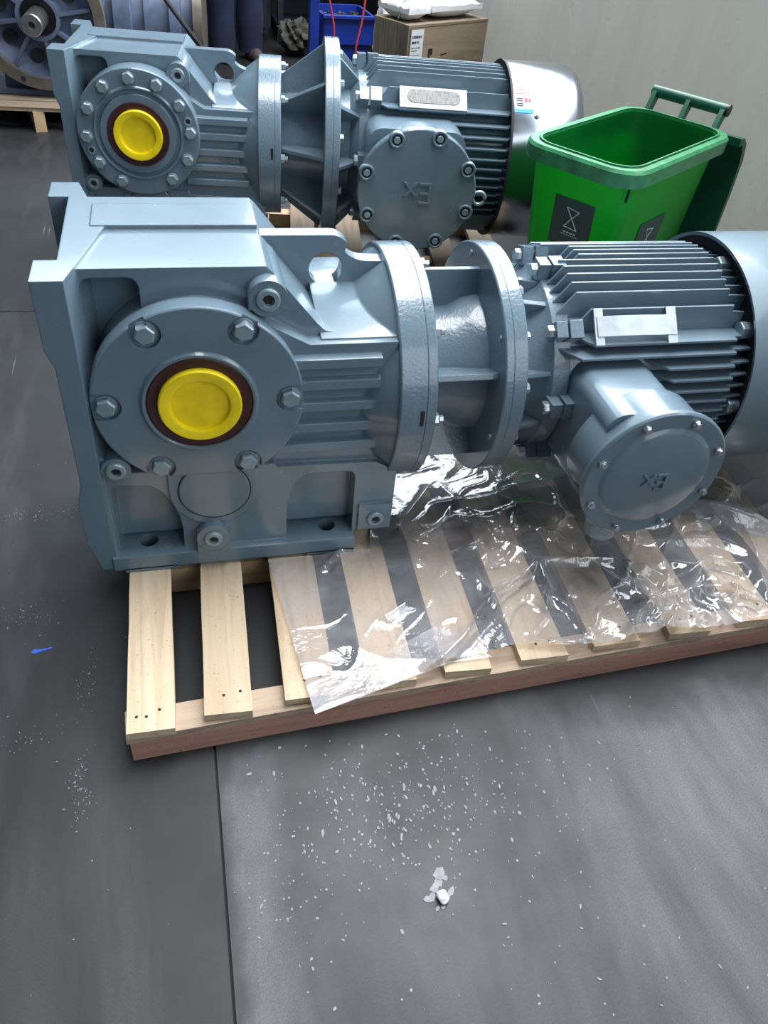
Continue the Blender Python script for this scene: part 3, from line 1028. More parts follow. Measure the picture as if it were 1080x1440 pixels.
    cover_text(tb, 1.147, -0.2165, 0.336, 0.062, M['paint'])
    gl = G().cyl((1.12, -0.135), 'z', 0.045, 0.22, 0.175, 28).hexbolt((1.12, -0.135), 'z', 0.05, 0.185, 0.165, 0.2).cyl((1.12, -0.135), 'z', 0.034, 0.17, 0.125, 24)
    gl.obj('cable_gland', M['bolt'], tb)
    # timber chock carrying the motor
    return root


def build_far():
    zc = 0.406
    root = thing('gearmotor', 'blue-grey gearmotor with polished steel fan cover standing behind the other gearmotor', 'gearmotor', (-0.3637, 2.934, 0.0755), -0.1313, 'blue-grey gearmotors')
    gearbox(root, zc, 'ring')
    c = (VM, zc)
    la = G().lathe([(0, 0.722), (0.15, 0.722), (0.16, 0.868), (0, 0.868)], c, 'x', 56)
    la.lathe([(0, 0.868), (0.325, 0.868), (0.328, 0.871), (0.328, 0.895), (0.3265, 0.896), (0.328, 0.897), (0.328, 0.917), (0.325, 0.92), (0, 0.92)], c, 'x', 96)
    lan = la.obj('lantern', M['cast'], root)
    for a in (90, 131, 175, 221, 266, 311, 356, 45):
        g = G()
        radial_rib(g, c, a, [(0.722, 0.13), (0.722, 0.205), (0.735, 0.215), (0.868, 0.312), (0.868, 0.13)], 0.012)
        g.obj('stiffening_rib', M['cast'], lan)
    es = G().lathe([(0, 0.918), (0.20, 0.918), (0.205, 0.96), (0.235, 0.985), (0.24, 0.99), (0.24, 1.02), (0, 1.02)], c, 'x', 72).obj('end_shield', M['cast'], root)
    for a in (72, 108, 144, 180, 216, 252, 36):
        g = G()
        radial_rib(g, c, a, [(0.918, 0.18), (0.918, 0.31), (0.99, 0.238), (0.99, 0.18)], 0.012)
        g.obj('stiffening_rib', M['cast'], es)
    for a in (126, 162, 90, 198, 234):
        t = math.radians(a)
        G().hexbolt((VM + 0.28 * math.cos(t), zc + 0.28 * math.sin(t)), 'x', 0.015, 0.918, 0.934, t).obj('flange_bolt', M['bolt'], es)
    for a in (132, 84, 176, 225, -45):
        lug(es, c, a, 0.262, 0.985, 1.06, 0.026, M['cast'])
    body = G().lathe([(0, 1.01), (0.235, 1.01), (0.24, 1.02), (0.24, 1.535), (0, 1.535)], c, 'x', 72).obj('motor_body', M['cast'], root)
    R = 0.285
    sp = [('t', o, 1.04 + (0.0 if k < 7 else 0.01), 1.50, 1.53) for k, o in enumerate((0.15, 0.122, 0.094, 0.066, 0.038, 0.01, -0.018, -0.046, -0.074, -0.102))]
    sp += [('t', -0.165, 1.085, 1.50, 1.53), ('f', 0.18, 1.078, 1.50, 1.53)]
    sp += [('f', o, 1.29, 1.50, 1.53) for o in (0.145, 0.112, 0.08, 0.048)]
    sp += [('f', o, 1.36 if i < 3 else 1.3, 1.49, 1.53) for i, o in enumerate((0.018, -0.012, -0.042, -0.072, -0.102, -0.132, -0.162))]
    sp += [('r', o, 1.04, 1.50, 1.53) for o in (0.13, 0.09, 0.05, 0.01, -0.03, -0.07, -0.11)]
    sp += [('b', o, 1.04, 1.50, 1.53) for o in (-0.14, -0.1, -0.06, -0.02, 0.02, 0.06, 0.1, 0.14)]
    motor_fins(body, c, 0.24, R, 1.04, 1.50, 1.53, sp)
    # name plate on its holder, between the last top fin and the first level fin
    P1, P2 = Vector((0, 0.062, 0.640)), Vector((0, 0.006, 0.589))
    dn = Vector((0, -(P1.z - P2.z), (P1.y - P2.y))).normalized()
    ex = Vector((1, 0, 0))
    up = (P1 - P2).normalized()
    L = (P1 - P2).length
    m4 = Matrix((( 1, up.x, dn.x, 0), (0, up.y, dn.y, P2.y), (0, up.z, dn.z, P2.z), (0, 0, 0, 1)))
    ho = G().box((1.12, 0.0, -0.02), (1.352, L, 0.004)).xform(m4).obj('name_plate_holder', M['paint'], root, 0)
    oval = arc(1.17, 0.042, 0.024, 90, 270, 8) + arc(1.305, 0.042, 0.024, -90, 90, 8)
    G().prism(oval, 'z', 0.003, 0.0056).xform(m4).obj('name_plate', print_mat('engraved_plate', (0.15, 0.15, 0.145, 1), (0.01, 0.012, 0.016, 1), 24, 4, 0.0), ho, 0)
    # stainless fan cover
    fc = G().lathe([(0.285, 1.512), (0.3, 1.508), (0.3, 1.735), (0.285, 1.765), (0.1, 1.775), (0, 1.775), (0, 1.768), (0.28, 1.757), (0.293, 1.73), (0.293, 1.515)], c, 'x', 96).obj('fan_cover', M['stainless'], root)
    G().lathe([(0.27, 1.51), (0.302, 1.504), (0.302, 1.512), (0.27, 1.52)], c, 'x', 96).obj('cover_edge', M['dark'], fc)
    G().cyl(c, 'x', 0.292, 1.536, 1.540, 64).obj('cover_back', M['dark'], fc, 0)
    t = math.radians(141)
    d = Vector((0, math.cos(t), math.sin(t)))
    q = Vector((0, VM, zc)) + d * 0.3
    sc = G().cyl((0, 0), 'z', 0.009, -0.002, 0.004, 16).hexbolt((0, 0), 'z', 0.0065, 0.003, 0.009)
    zax = d
    yax = Vector((1, 0, 0)).cross(-zax) * -1
    m5 = Matrix(((1, 0, zax.x, 1.594), (0, yax.y, zax.y, q.y), (0, yax.z, zax.z, q.z), (0, 0, 0, 1)))
    sc.xform(m5).obj('cover_screw', M['zinc'], fc)

    def patch(xa, xb, a0, a1, r, n=8):
        g = G()
        vs, fs = [], []
        for i in range(n + 1):
            t_ = math.radians(a0 + (a1 - a0) * i / n)
            for x_ in (xa, xb):
                for rr in (r, r + 0.0008):
                    vs.append((x_, VM + rr * math.cos(t_), zc + rr * math.sin(t_)))
        for i in range(n):
            o = 4 * i
            fs += [(o, o + 2, o + 6, o + 4), (o + 1, o + 5, o + 7, o + 3), (o, o + 4, o + 5, o + 1), (o + 2, o + 3, o + 7, o + 6)]
        fs += [(0, 1, 3, 2), (4 * n, 4 * n + 2, 4 * n + 3, 4 * n + 1)]
        return g.add(vs, fs)

    st = patch(1.514, 1.577, 121.5, 137, 0.3004).obj('inspection_sticker', M['paper'], fc)
    patch(1.514, 1.580, 137, 139.5, 0.3005).obj('blue_band', M['inkb'], st)
    patch(1.549, 1.560, 129.5, 132.5, 0.3012).obj('red_mark', M['inkr'], st)
    patch(1.563, 1.570, 129.8, 132.3, 0.3012).obj('red_mark', M['inkr'], st)
    for a in (129.8, 131.2, 133.2, 134.6):
        patch(1.522, 1.544, a, a + 0.7, 0.3012, 2).obj('print_line', M['inkd'], st)
    for a in (123.5, 125.0, 126.4):
        patch(1.52, 1.571 - (a - 123) * 0.006, a, a + 0.3, 0.3012, 2).obj('print_line', M['inkr'], st)
    # terminal box: wide round cover with eight lugs
    tu, tw = 1.177, 0.384
    nk = G().prism(rrect(tu - 0.17, tw - 0.15, tu + 0.16, tw + 0.175, 0.05), 'y', -0.13, 0.08)
    nk.cyl((tu, tw), 'y', 0.185, -0.06, -0.17, 64)
    tb = nk.obj('terminal_box', M['paint'], root)
    G().lathe([(0, -0.2), (0.196, -0.2), (0.2, -0.196), (0.2, -0.17), (0, -0.17)], (tu, tw), 'y', 96).obj('terminal_cover', M['paint'], tb)
    for k in range(8):
        t = math.radians(117 - 45 * k)
        cc = (tu + 0.182 * math.cos(t), tw + 0.182 * math.sin(t))
        lg = G().lathe([(0.0165, -0.2), (0.0165, -0.206), (0.0195, -0.209), (0.024, -0.209), (0.0265, -0.205), (0.0265, -0.19)], cc, 'y', 24).obj('bolt_collar', M['paint'], tb)
        G().ring(cc, 'y', 0.017, 0.0, -0.2002, -0.2012, 20).obj('collar_well', M['dark'], lg, 0)
        G().hexbolt(cc, 'y', 0.0125, -0.2, -0.2085, t).obj('cover_bolt', M['bolt'], lg)
    cover_text(tb, 1.181, -0.2005, 0.385, 0.105, M['paint'])
    tr = [(1.372 + 0.021 * (1 + math.cos(math.radians(a))), -0.19, 0.372 + 0.021 * math.sin(math.radians(a))) for a in range(-160, 161, 20)]
    G().tube(tr, 0.0065, 8).obj('earth_ring', M['bolt'], tb)
    return root


near = build_near()
far = build_far()

# ------------------------------------------------------------------ pallet under the far gearmotor
def loc_far(u, v):
    a = -0.1313
    return (-0.3637 + u * math.cos(a) - v * math.sin(a), 2.934 + u * math.sin(a) + v * math.cos(a))


fp = thing('wooden_pallet', 'timber pallet under the gearmotor with the polished steel fan cover', 'pallet', (0, 0, 0))
for i in range(9):
    u = 0.05 + i * 0.19
    x, y = loc_far(u, 0.2)
    board('slat', M['oldwood_y'], fp, x, y, 0.1, 0.95, 0.055, 0.075, -0.1313, 0.002, 200 + i)
for v in (-0.25, 0.2, 0.62):
    x, y = loc_far(0.8, v)
    board('beam', M['beam2'], fp, x, y, 1.7, 0.06, 0.0, 0.0545, -0.1313, 0.002, 230 + int(v * 10))

# ================================================================== clear film over the front pallet
def film_sheet(name, mat, xs, ys, nx, ny, left, right, front, back, zf, parent=None):
    vs, fs = [], []
    for j in range(ny + 1):
        t = j / ny
        for i in range(nx + 1):
            s = i / nx
            x = (1 - s) * left(t) + s * right(t)
            y0, y1 = front(x), back(x)
            y = y0 + (y1 - y0) * t
            vs.append((x, y, zf(x, y, s, t)))
    for j in range(ny):
        for i in range(nx):
            a = j * (nx + 1) + i
            fs.append((a, a + 1, a + nx + 2, a + nx + 1))
    me = bpy.data.meshes.new(name)
    me.from_pydata(vs, [], fs)
    finish(me, mat, 0)
    me.polygons.foreach_set('use_smooth', [True] * len(me.polygons))
    return link(name, me, parent)


def ridged(x, y, k, seed):
    n1 = noise.noise(Vector((x * k, y * k, seed)))
    return 1.0 - min(1.0, abs(n1) * 3.2)


# creases of the film as they lie on the pallet (x, y)
FOLDS = [[(0.428, 0.925), (0.506, 0.979), (0.606, 1.086), (0.632, 1.111), (0.76, 1.173), (0.937, 1.153), (1.056, 1.073)],
         [(1.056, 1.073), (1.192, 1.125), (1.254, 1.097)],
         [(0.749, 1.167), (0.749, 1.098), (0.725, 1.058)],
         [(0.877, 0.952), (0.947, 1.004), (1.005, 1.028), (1.143, 1.042), (1.229, 0.996)],
         [(0.953, 0.93), (1.003, 0.974), (1.076, 0.959)],
         [(1.321, 1.401), (1.372, 1.286)],
         [(0.879, 1.149), (0.918, 1.074), (0.983, 1.076)],
         [(0.561, 1.477), (0.453, 1.342), (0.477, 1.228)],
         [(0.513, 1.296), (0.604, 1.361), (0.69, 1.337)],
         [(0.67, 1.275), (0.772, 1.3), (0.856, 1.225)],
         [(1.181, 1.247), (1.292, 1.26), (1.32, 1.138)],
         [(0.732, 1.101), (0.774, 1.029), (0.788, 0.945)],
         [(1.368, 1.351), (1.326, 1.163), (1.262, 1.002)],
         [(0.356, 1.07), (0.412, 1.103)],
         [(0.251, 1.236), (0.302, 1.287), (0.376, 1.314)]]


def fold_height(x, y):
    z = 0.0
    for k, line in enumerate(FOLDS):
        best = 9.0
        for (ax, ay), (bx, by) in zip(line, line[1:]):
            dx, dy = bx - ax, by - ay
            q = max(0.0, min(1.0, ((x - ax) * dx + (y - ay) * dy) / (dx * dx + dy * dy)))
            best = min(best, math.hypot(x - ax - q * dx, y - ay - q * dy))
        if best < 0.06:
            z = max(z, (0.024 if k < 6 else 0.014) * math.exp(-(best / 0.012) ** 1.2))
    return z


def film_z(x, y, s, t):
    amp = 0.006 + 0.020 * max(0, min(1, (x - 0.42) / 0.25))
    if y > 1.33:
        amp *= max(0.45, 1 - (y - 1.33) * 4)
    z = PZ + 0.004
    wob = noise.noise(Vector((x * 3.0, y * 3.0, 4.2)))
    warp = 0.09 * noise.noise(Vector((x * 4, y * 4, 8.0)))
    r1 = ridged(x + warp, y * 1.6 + warp, 3.6, 1.7)
    r2 = ridged(x * 1.2 - y, y + x * 0.6, 7.5, 5.1)
    r3 = ridged(x, y * 1.3 + warp, 15, 9.3)
    z += amp * (0.6 * r1 ** 3 + 0.35 * r2 ** 4 + 0.05 * r3 ** 3 + 0.35 * (wob + 0.6))
    z += fold_height(x + warp * 0.12, y + warp * 0.12)
    # tight crumple along the front right
    c = math.exp(-(((x - 1.08) / 0.17) ** 2 + ((y - 1.0) / 0.05) ** 2))
    z += c * 0.016 * ridged(x + warp, y * 1.4 - warp, 19, 2.2) ** 2
    if x > 1.40:
        z += (x - 1.40) ** 1.5 * 1.6
    return z


def film_front(x):
    if x < 0.468:
        return 0.856 + 0.083 * max(0, (x - 0.168) / 0.3)
    e = 0.939 + (0.957 - 0.939) * min(1, (x - 0.468) / 0.15)
    k = min(1, max(0, (x - 0.62) / 0.15))
    return e * (1 - k) + k * (front_y(x) + 0.003 + 0.006 * noise.noise(Vector((x * 6, 0, 1))))


film = thing('polythene_film', 'crumpled clear polythene film spread over the slats of the front pallet', 'plastic film')
film_sheet('sheet', M['film'], 0, 0, 340, 170,
           lambda t: 0.172 - 0.043 * t, lambda t: 1.47,
           film_front,
           lambda x: 1.283 if x < 0.37 else (1.283 + min(1, (x - 0.37) / 0.08) * 0.40),
           film_z, film)
film_sheet('folded_hem', M['film2'], 0, 0, 50, 10, lambda t: 0.172 - 0.006 * t, lambda t: 0.56 - 0.10 * t,
           lambda x: 0.855 + (0.935 - 0.855) * min(1, max(0, (x - 0.168) / 0.3)), lambda x: 0.855 + 0.055 + (x - 0.168) * 0.42,
           lambda x, y, s, t: PZ + 0.0065 + 0.0016 * noise.noise(Vector((x * 9, y * 9, 3))), film)
# puffed pocket of film standing up beside the terminal box
pk = G()
vs, fs = [], []
for i in range(15):
    s = i / 14
    for k in range(9):
        a = k / 8 * 2 - 1
        h = 0.052 * math.sin(PI * (0.12 + 0.86 * s)) ** 0.7
        x = 1.19 + 0.25 * s
        y = 1.335 - 0.13 * s + 0.045 * a * (0.4 + 0.6 * math.sin(PI * s))
        z = PZ + 0.008 + h * (1 - abs(a)) ** 1.4 + 0.003 * noise.noise(Vector((x * 30, a * 2, 0)))
        vs.append((x, y, z))
for i in range(14):
    for k in range(8):
        o = i * 9 + k
        fs.append((o, o + 1, o + 10, o + 9))
me = bpy.data.meshes.new('pocket')
me.from_pydata(vs, [], fs)
finish(me, M['film'], 0)
me.polygons.foreach_set('use_smooth', [True] * len(me.polygons))
link('pocket', me, film)


def crumple(name, label, cat, mat, loc, sx, sy, sz, k, seed, amp=0.5):
    bm = bmesh.new()
    bmesh.ops.create_icosphere(bm, subdivisions=4, radius=1.0)
    for v in bm.verts:
        p = v.co.copy()
        d = 1 + amp * (ridged(p.x * 0.6 + p.z * 0.3, p.y * 0.6 - p.z * 0.4, k, seed) - 0.5) + 0.25 * noise.noise(p * k * 1.8)
        v.co = Vector((p.x * sx * d, p.y * sy * d, p.z * sz * d))
    zm = min(v.co.z for v in bm.verts)
    for v in bm.verts:
        v.co.z -= zm
    me = bpy.data.meshes.new(name)
    bm.to_mesh(me)
    bm.free()
    finish(me, mat, 30)
    return tag(link(name, me, None, loc), label, cat)


M['whitefilm'] = simple('white_crumpled_plastic', (0.55, 0.54, 0.53, 1), 0.4, var=0.2, vscale=25)
a_ = loc_far(0.76, -0.13)
crumple('crumpled_plastic', 'crumpled whitish plastic wrap on the pallet below the ribbed lantern', 'plastic wrap', M['whitefilm'], (a_[0], a_[1], 0.0765), 0.10, 0.10, 0.05, 2.2, 3)
a_ = loc_far(0.975, -0.16)
crumple('crumpled_plastic', 'small crumpled plastic tuft beside the big round terminal cover', 'plastic wrap', M['whitefilm'], (a_[0], a_[1], 0.0765), 0.065, 0.06, 0.06, 2.8, 8)

# ================================================================== green wheeled bin
BA = 0.6171
bin_ = thing('waste_bin', 'green plastic wheeled waste bin standing open against the wall', 'waste bin', (1.116, 1.832, 0.0), BA)
BD, BW, BZ = 0.65, 0.366, 0.774      # depth towards the handle, width, rim height


def loop(x0, y0, x1, y1, r, z, n=5):
    return [(a, b, z) for a, b in rrect(x0, y0, x1, y1, r, n)]


def loft(loops, close_top=False, close_bot=False):
    n = len(loops[0])
    vs = [p for l in loops for p in l]
    fs = []
    for k in range(len(loops) - 1):
        for i in range(n):
            fs.append((k * n + i, k * n + (i + 1) % n, (k + 1) * n + (i + 1) % n, (k + 1) * n + i))
    if close_bot:
        fs.append(tuple(range(n - 1, -1, -1)))
    if close_top:
        fs.append(tuple((len(loops) - 1) * n + i for i in range(n)))
    return G().add(vs, fs)


o_, tp = 0.028, 0.055
out = [loop(o_ + tp, o_ + tp, BD - o_ - tp, BW - o_ - tp, 0.05, 0.02), loop(o_, o_, BD - o_, BW - o_, 0.07, BZ - 0.045)]
inn = [loop(o_ + 0.006, o_ + 0.006, BD - o_ - 0.006, BW - o_ - 0.006, 0.066, BZ - 0.004), loop(o_ + tp + 0.006, o_ + tp + 0.006, BD - o_ - tp - 0.006, BW - o_ - tp - 0.006, 0.046, 0.026)]
loft(out + [loop(o_, o_, BD - o_, BW - o_, 0.07, BZ - 0.003)] + inn, True, True).obj('body', M['bin'], bin_, 40)
loft([loop(o_ + 0.001, o_ + 0.001, BD - o_ - 0.001, BW - o_ - 0.001, 0.07, BZ - 0.044), loop(0.002, 0.002, BD - 0.002, BW - 0.002, 0.085, BZ - 0.044), loop(0, 0, BD, BW, 0.087, BZ - 0.008), loop(0.006, 0.006, BD - 0.006, BW - 0.006, 0.083, BZ),
      loop(o_ - 0.004, o_ - 0.004, BD - o_ + 0.004, BW - o_ + 0.004, 0.073, BZ), loop(o_ - 0.001, o_ - 0.001, BD - o_ + 0.001, BW - o_ + 0.001, 0.071, BZ - 0.006)]).obj('rim', M['rim'], bin_, 40)
loft([loop(o_ - 0.0005, o_ - 0.0005, BD - o_ + 0.0005, BW - o_ + 0.0005, 0.07, BZ - 0.012), loop(o_ - 0.0005, o_ - 0.0005, BD - o_ + 0.0005, BW - o_ + 0.0005, 0.07, BZ + 0.004), loop(o_ + 0.004, o_ + 0.004, BD - o_ - 0.004, BW - o_ - 0.004, 0.067, BZ + 0.004), loop(o_ + 0.004, o_ + 0.004, BD - o_ - 0.004, BW - o_ - 0.004, 0.067, BZ - 0.012)]).obj('inner_lip', M['rim'], bin_, 40)
hb = G().cyl((BD + 0.03, BZ + 0.045), 'y', 0.017, 0.07, BW - 0.05, 20).obj('handle', M['lid'], bin_)
G().cyl((BD + 0.03, BZ + 0.045), 'y', 0.0175, 0.062, 0.0702, 20).obj('end_cap', M['black'], hb)
for y in (0.078, 0.19, BW - 0.062):
    G().prism([(BD - 0.035, BZ - 0.03), (BD + 0.0, BZ - 0.03), (BD + 0.046, BZ + 0.035), (BD + 0.046, BZ + 0.05), (BD + 0.03, BZ + 0.064), (BD + 0.014, BZ + 0.05), (BD - 0.012, BZ - 0.002)], 'y', y - 0.007, y + 0.007).obj('handle_bracket', M['lid'], bin_)
lidp = [(BD + 0.002, BZ - 0.012), (BD + 0.03, BZ - 0.014), (BD + 0.062, BZ - 0.035), (BD + 0.085, BZ - 0.085), (BD + 0.088, BZ - 0.18), (BD + 0.062, BZ - 0.52), (BD + 0.05, BZ - 0.6), (BD + 0.04, BZ - 0.6), (BD + 0.045, BZ - 0.5), (BD + 0.068, BZ - 0.18), (BD + 0.065, BZ - 0.1), (BD + 0.048, BZ - 0.055), (BD + 0.03, BZ - 0.035), (BD + 0.002, BZ - 0.035)]
G().prism([(a, b) for a, b in lidp], 'y', -0.012, BW + 0.01).obj('lid', M['lid'], bin_, 40)
for y in (0.05, BW - 0.05):
    G().cyl((BD - 0.06, 0.075), 'y', 0.075, y - 0.02, y + 0.02, 28).obj('wheel', M['black'], bin_)


def sticker(origin, ex, ez, w, h, peel=False):
    """a printed square with an hourglass sign, standing on a bin face"""
    n = ex.cross(ez).normalized()
    m4 = Matrix(((ex.x, ez.x, n.x, origin[0]), (ex.y, ez.y, n.y, origin[1]), (ex.z, ez.z, n.z, origin[2]), (0, 0, 0, 1)))
    st = G().box((0, 0, 0), (w, h, 0.0012)).xform(m4).obj('sticker', M['sticker'], bin_, 0)
    g = G()
    cx, cy, k = w * 0.5, h * 0.62, h * 0.2
    for p in ([(cx - k * 0.75, cy + k), (cx + k * 0.75, cy + k * 0.8), (cx, cy)], [(cx - k * 0.75, cy - k * 1.0), (cx + k * 0.75, cy - k * 1.1), (cx, cy)]):
        for i in range(3):
            g.tube([(p[i][0], p[i][1], 0.0014), (p[(i + 1) % 3][0], p[(i + 1) % 3][1], 0.0014)], 0.0016, 5)
    g.xform(m4).obj('printed_sign', M['inkw'], st, 0)
    g = G()
    for i in range(4):
        g.box((cx - 0.02 + i * 0.011, h * 0.30, 0.001), (cx - 0.012 + i * 0.011, h * 0.33, 0.0017))
    for i in range(9):
        g.box((cx - 0.025 + i * 0.006, h * 0.255, 0.001), (cx - 0.021 + i * 0.006, h * 0.27, 0.0017))
    g.xform(m4).obj('printed_lines', M['inkw'], st, 0)
    return st, m4


tilt = tp / (BZ - 0.065)
ezA = Vector((-tilt, 0, 1)).normalized()
ezB = Vector((0, -tilt, 1)).normalized()
zA = 0.525
stA, mA = sticker((o_ - 0.0016 + (BZ - 0.045 - zA) * tilt, 0.225, zA), Vector((0, -1, 0)), ezA, 0.125, 0.135)
G().box((0.005, -0.055, 0.0), (0.065, -0.012, 0.0012)).xform(mA).obj('small_label', M['inkw'], stA, 0)
zB = 0.44
sticker((0.215, o_ - 0.0016 + (BZ - 0.045 - zB) * tilt, zB), Vector((1, 0, 0)), ezB, 0.155, 0.15)
G().box((0.052, o_ + 0.0, BZ - 0.085), (0.058, o_ + 0.006, BZ - 0.052)).obj('drain_slot', M['dark'], bin_, 0)

# ================================================================== crate with sacks by the wall
CR = (1.234, 4.571, 0.0)
cang = math.atan2(5.026 - 4.571, 1.834 - 1.234)
crate = thing('wooden_crate', 'weathered wooden crate with a paper label, standing against the grey wall', 'crate', CR, cang * 0.8)
CL, CD, CH = 0.62, 0.27, 0.575
for k in range(3):
    z0 = 0.005 + k * 0.19
    G().box((0.012, 0, z0), (CL, 0.018, z0 + 0.187)).obj('front_board', M['oldwood'], crate, 0)
    G().box((0.012, CD - 0.018, z0), (CL, CD, z0 + 0.187)).obj('back_board', M['oldwood'], crate, 0)
    G().box((CL - 0.018, 0.02, z0), (CL, CD - 0.02, z0 + 0.187)).obj('side_board', M['oldwood'], crate, 0)
for k in range(3):
    G().box((0, 0.0 + k * 0.09, 0.005), (0.02, 0.084 + k * 0.09, CH)).obj('side_batten', M['oldwood_v'], crate, 0)
G().box((0, 0, CH), (CL, CD, CH + 0.012)).obj('top_panel', M['oldwood'], crate, 0)
lab = G().box((0.024, -0.0012, 0.36), (0.115, 0.0, 0.565)).obj('paper_label', M['paper'], crate, 0)
g = G()
rr_ = random.Random(5)
for i, (z, n_, h_) in enumerate(((0.525, 8, 0.012), (0.50, 6, 0.012), (0.478, 7, 0.005), (0.465, 5, 0.005), (0.445, 7, 0.003), (0.43, 6, 0.003), (0.405, 4, 0.008))):
    for k in range(n_):
        g.box((0.03 + k * 0.0095, -0.0018, z), (0.03 + k * 0.0095 + rr_.uniform(0.004, 0.0085), -0.001, z + h_))
g.obj('label_print', M['inkd'], lab, 0)
for poly in ([(0.15, 0.40), (0.20, 0.40), (0.20, 0.412), (0.177, 0.412), (0.177, 0.44), (0.195, 0.44), (0.195, 0.47), (0.162, 0.47), (0.162, 0.412), (0.15, 0.412)], [(0.26, 0.43), (0.31, 0.436), (0.31, 0.442), (0.26, 0.436)]):
    G().prism(poly, 'y', -0.0008, 0.0).obj('stencil_mark', M['nail'], crate, 0)



def sack(label, loc, rz, sx, sy, sz, seed):
    bm = bmesh.new()
    bmesh.ops.create_cube(bm, size=2)
    bmesh.ops.subdivide_edges(bm, edges=bm.edges[:], cuts=14, use_grid_fill=True)
    for v in bm.verts:
        p = v.co.copy()
        pw = lambda a: math.copysign(abs(a) ** 0.8, a)
        r = (abs(p.x) ** 4 + abs(p.y) ** 4) ** 0.25
        hz = (1 - min(1, r) ** 3 * 0.8)
        q = Vector((p.x * sx, p.y * sy, p.z * sz * hz))
        q += Vector((0, 0, 1)) * 0.012 * ridged(p.x * 1.3, p.y * 1.3, 1.6, seed) ** 2 * (1 if p.z > 0 else 0)
        v.co = q
    zm = min(v.co.z for v in bm.verts)
    for v in bm.verts:
        v.co.z -= zm
    me = bpy.data.meshes.new('sack')
    bm.to_mesh(me)
    bm.free()
    finish(me, M['sack'], 60)
    o = link('sack', me, None, loc)
    o.rotation_euler = (0, 0, rz)
    return tag(o, label, 'sack')


ca = cang * 0.8


def on_crate(x, y):
    return (CR[0] + x * math.cos(ca) - y * math.sin(ca), CR[1] + x * math.sin(ca) + y * math.cos(ca), CH + 0.0125)


sack('wide white woven sack lying flat along the right of the crate top', on_crate(0.39, 0.15), ca, 0.2, 0.12, 0.055, 2)
sack('narrow white woven sack bound with green twine on the crate top', on_crate(0.10, 0.15), ca, 0.08, 0.12, 0.05, 6)
nsack = [o for o in C.objects if o.name.startswith('sack')][-1]
G().tube([(-0.085 + 0.17 * i / 15, -0.05, 0.012 + 0.095 * math.sin(PI * i / 15) ** 0.5) for i in range(16)], 0.005, 6).obj('twine', M['twine'], nsack)

# ================================================================== blue stand and parts tray
bx_ = thing('parts_tray', 'bright blue plastic parts tray filled with small hardware', 'tray', (0.94, 5.5, 0.0), 0.08)
G().box((0.0, 0.0, 0.30), (0.33, 0.36, 0.315)).obj('base', M['blue_bin'], bx_, 0)
G().prism([(0.0, 0.315), (0.0, 0.44), (-0.02, 0.44), (-0.02, 0.455), (0.02, 0.455), (0.012, 0.315)], 'x', 0.0, 0.33).obj('front_wall', M['blue_bin'], bx_, 0)
G().box((0.0, 0.34, 0.31), (0.33, 0.36, 0.455)).obj('back_wall', M['blue_bin'], bx_, 0)
for x in (0.0, 0.316):
    G().box((x, 0.0, 0.31), (x + 0.014, 0.36, 0.455)).obj('side_wall', M['blue_bin'], bx_, 0)
G().box((0.02, 0.02, 0.0), (0.31, 0.34, 0.299)).obj('stand_box', M['blue_bin'], bx_, 0)
g = G()
rr_ = random.Random(11)
for i in range(70):
    x, y = rr_.uniform(0.03, 0.3), rr_.uniform(0.04, 0.32)
    g.hexbolt((x, y), 'z', rr_.uniform(0.006, 0.014), 0.316 + rr_.uniform(0.05, 0.08), 0.316 + rr_.uniform(0.085, 0.115), rr_.uniform(0, 1))
hw = g.obj('loose_hardware', M['rag'], bx_, 0)
hw['kind'] = 'stuff'
tag(G().prism(rrect(-0.03, -0.03, 0.03, 0.03, 0.008), 'z', 0.0, 1.3).xform(Matrix.Translation((0.885, 5.5, 0))).obj('blue_post', M['blue_bin'], None, 0), 'upright bright blue steel post beside the parts tray', 'post')
tag(G().tube([(0.93, 5.44, 0.95), (0.935, 5.43, 0.75), (0.95, 5.42, 0.6), (0.99, 5.40, 0.43), (1.0, 5.39, 0.3), (1.02, 5.38, 0.0)], 0.0055, 6).obj('red_cable', M['red'], None), 'thin red cable hanging down in front of the parts tray', 'cable')
tag(G().tube([(1.14, 5.2, 0.75), (1.13, 5.18, 0.62), (1.11, 5.15, 0.5), (1.08, 5.13, 0.38), (1.06, 5.1, 0.2), (1.05, 5.08, 0.0)], 0.006, 6).obj('red_cable', M['red'], None), 'thin red cable slanting down beside the wooden crate', 'cable')
crumple('hanging_wrap', 'bundle of whitish plastic wrap between the parts tray and the crate', 'plastic wrap', M['whitefilm'], (1.40, 5.75, 0.28), 0.07, 0.07, 0.22, 1.8, 4).location.z = 0.0

# ================================================================== flange-mounted reducer on its pallet
fr = thing('flanged_reducer', 'slate-blue reducer with a large ribbed round flange and bare steel shaft', 'gear reducer', (-0.615, 4.82, 0.0), -0.06)
FZ = 0.485
fg_ = G().ring((0, FZ), 'y', 0.325, 0.272, 0.0, 0.05, 80)
ringo = fg_.obj('flange_ring', M['machined'], fr)
for a in range(22, 382, 45):
    t = math.radians(a)
    G().cyl((0.3 * math.cos(t), FZ + 0.3 * math.sin(t)), 'y', 0.013, 0.0, -0.0012, 16).obj('bolt_hole', M['dark'], ringo, 0)
dish = G().lathe([(0.275, 0.012), (0.27, 0.05), (0.2, 0.085), (0.115, 0.075), (0.105, 0.02), (0.088, 0.02), (0.085, 0.09), (0.0, 0.09), (0.0, 0.2), (0.2, 0.2), (0.275, 0.06)], (0, FZ), 'y', 72).obj('flange_dish', M['blue_cast'], fr)
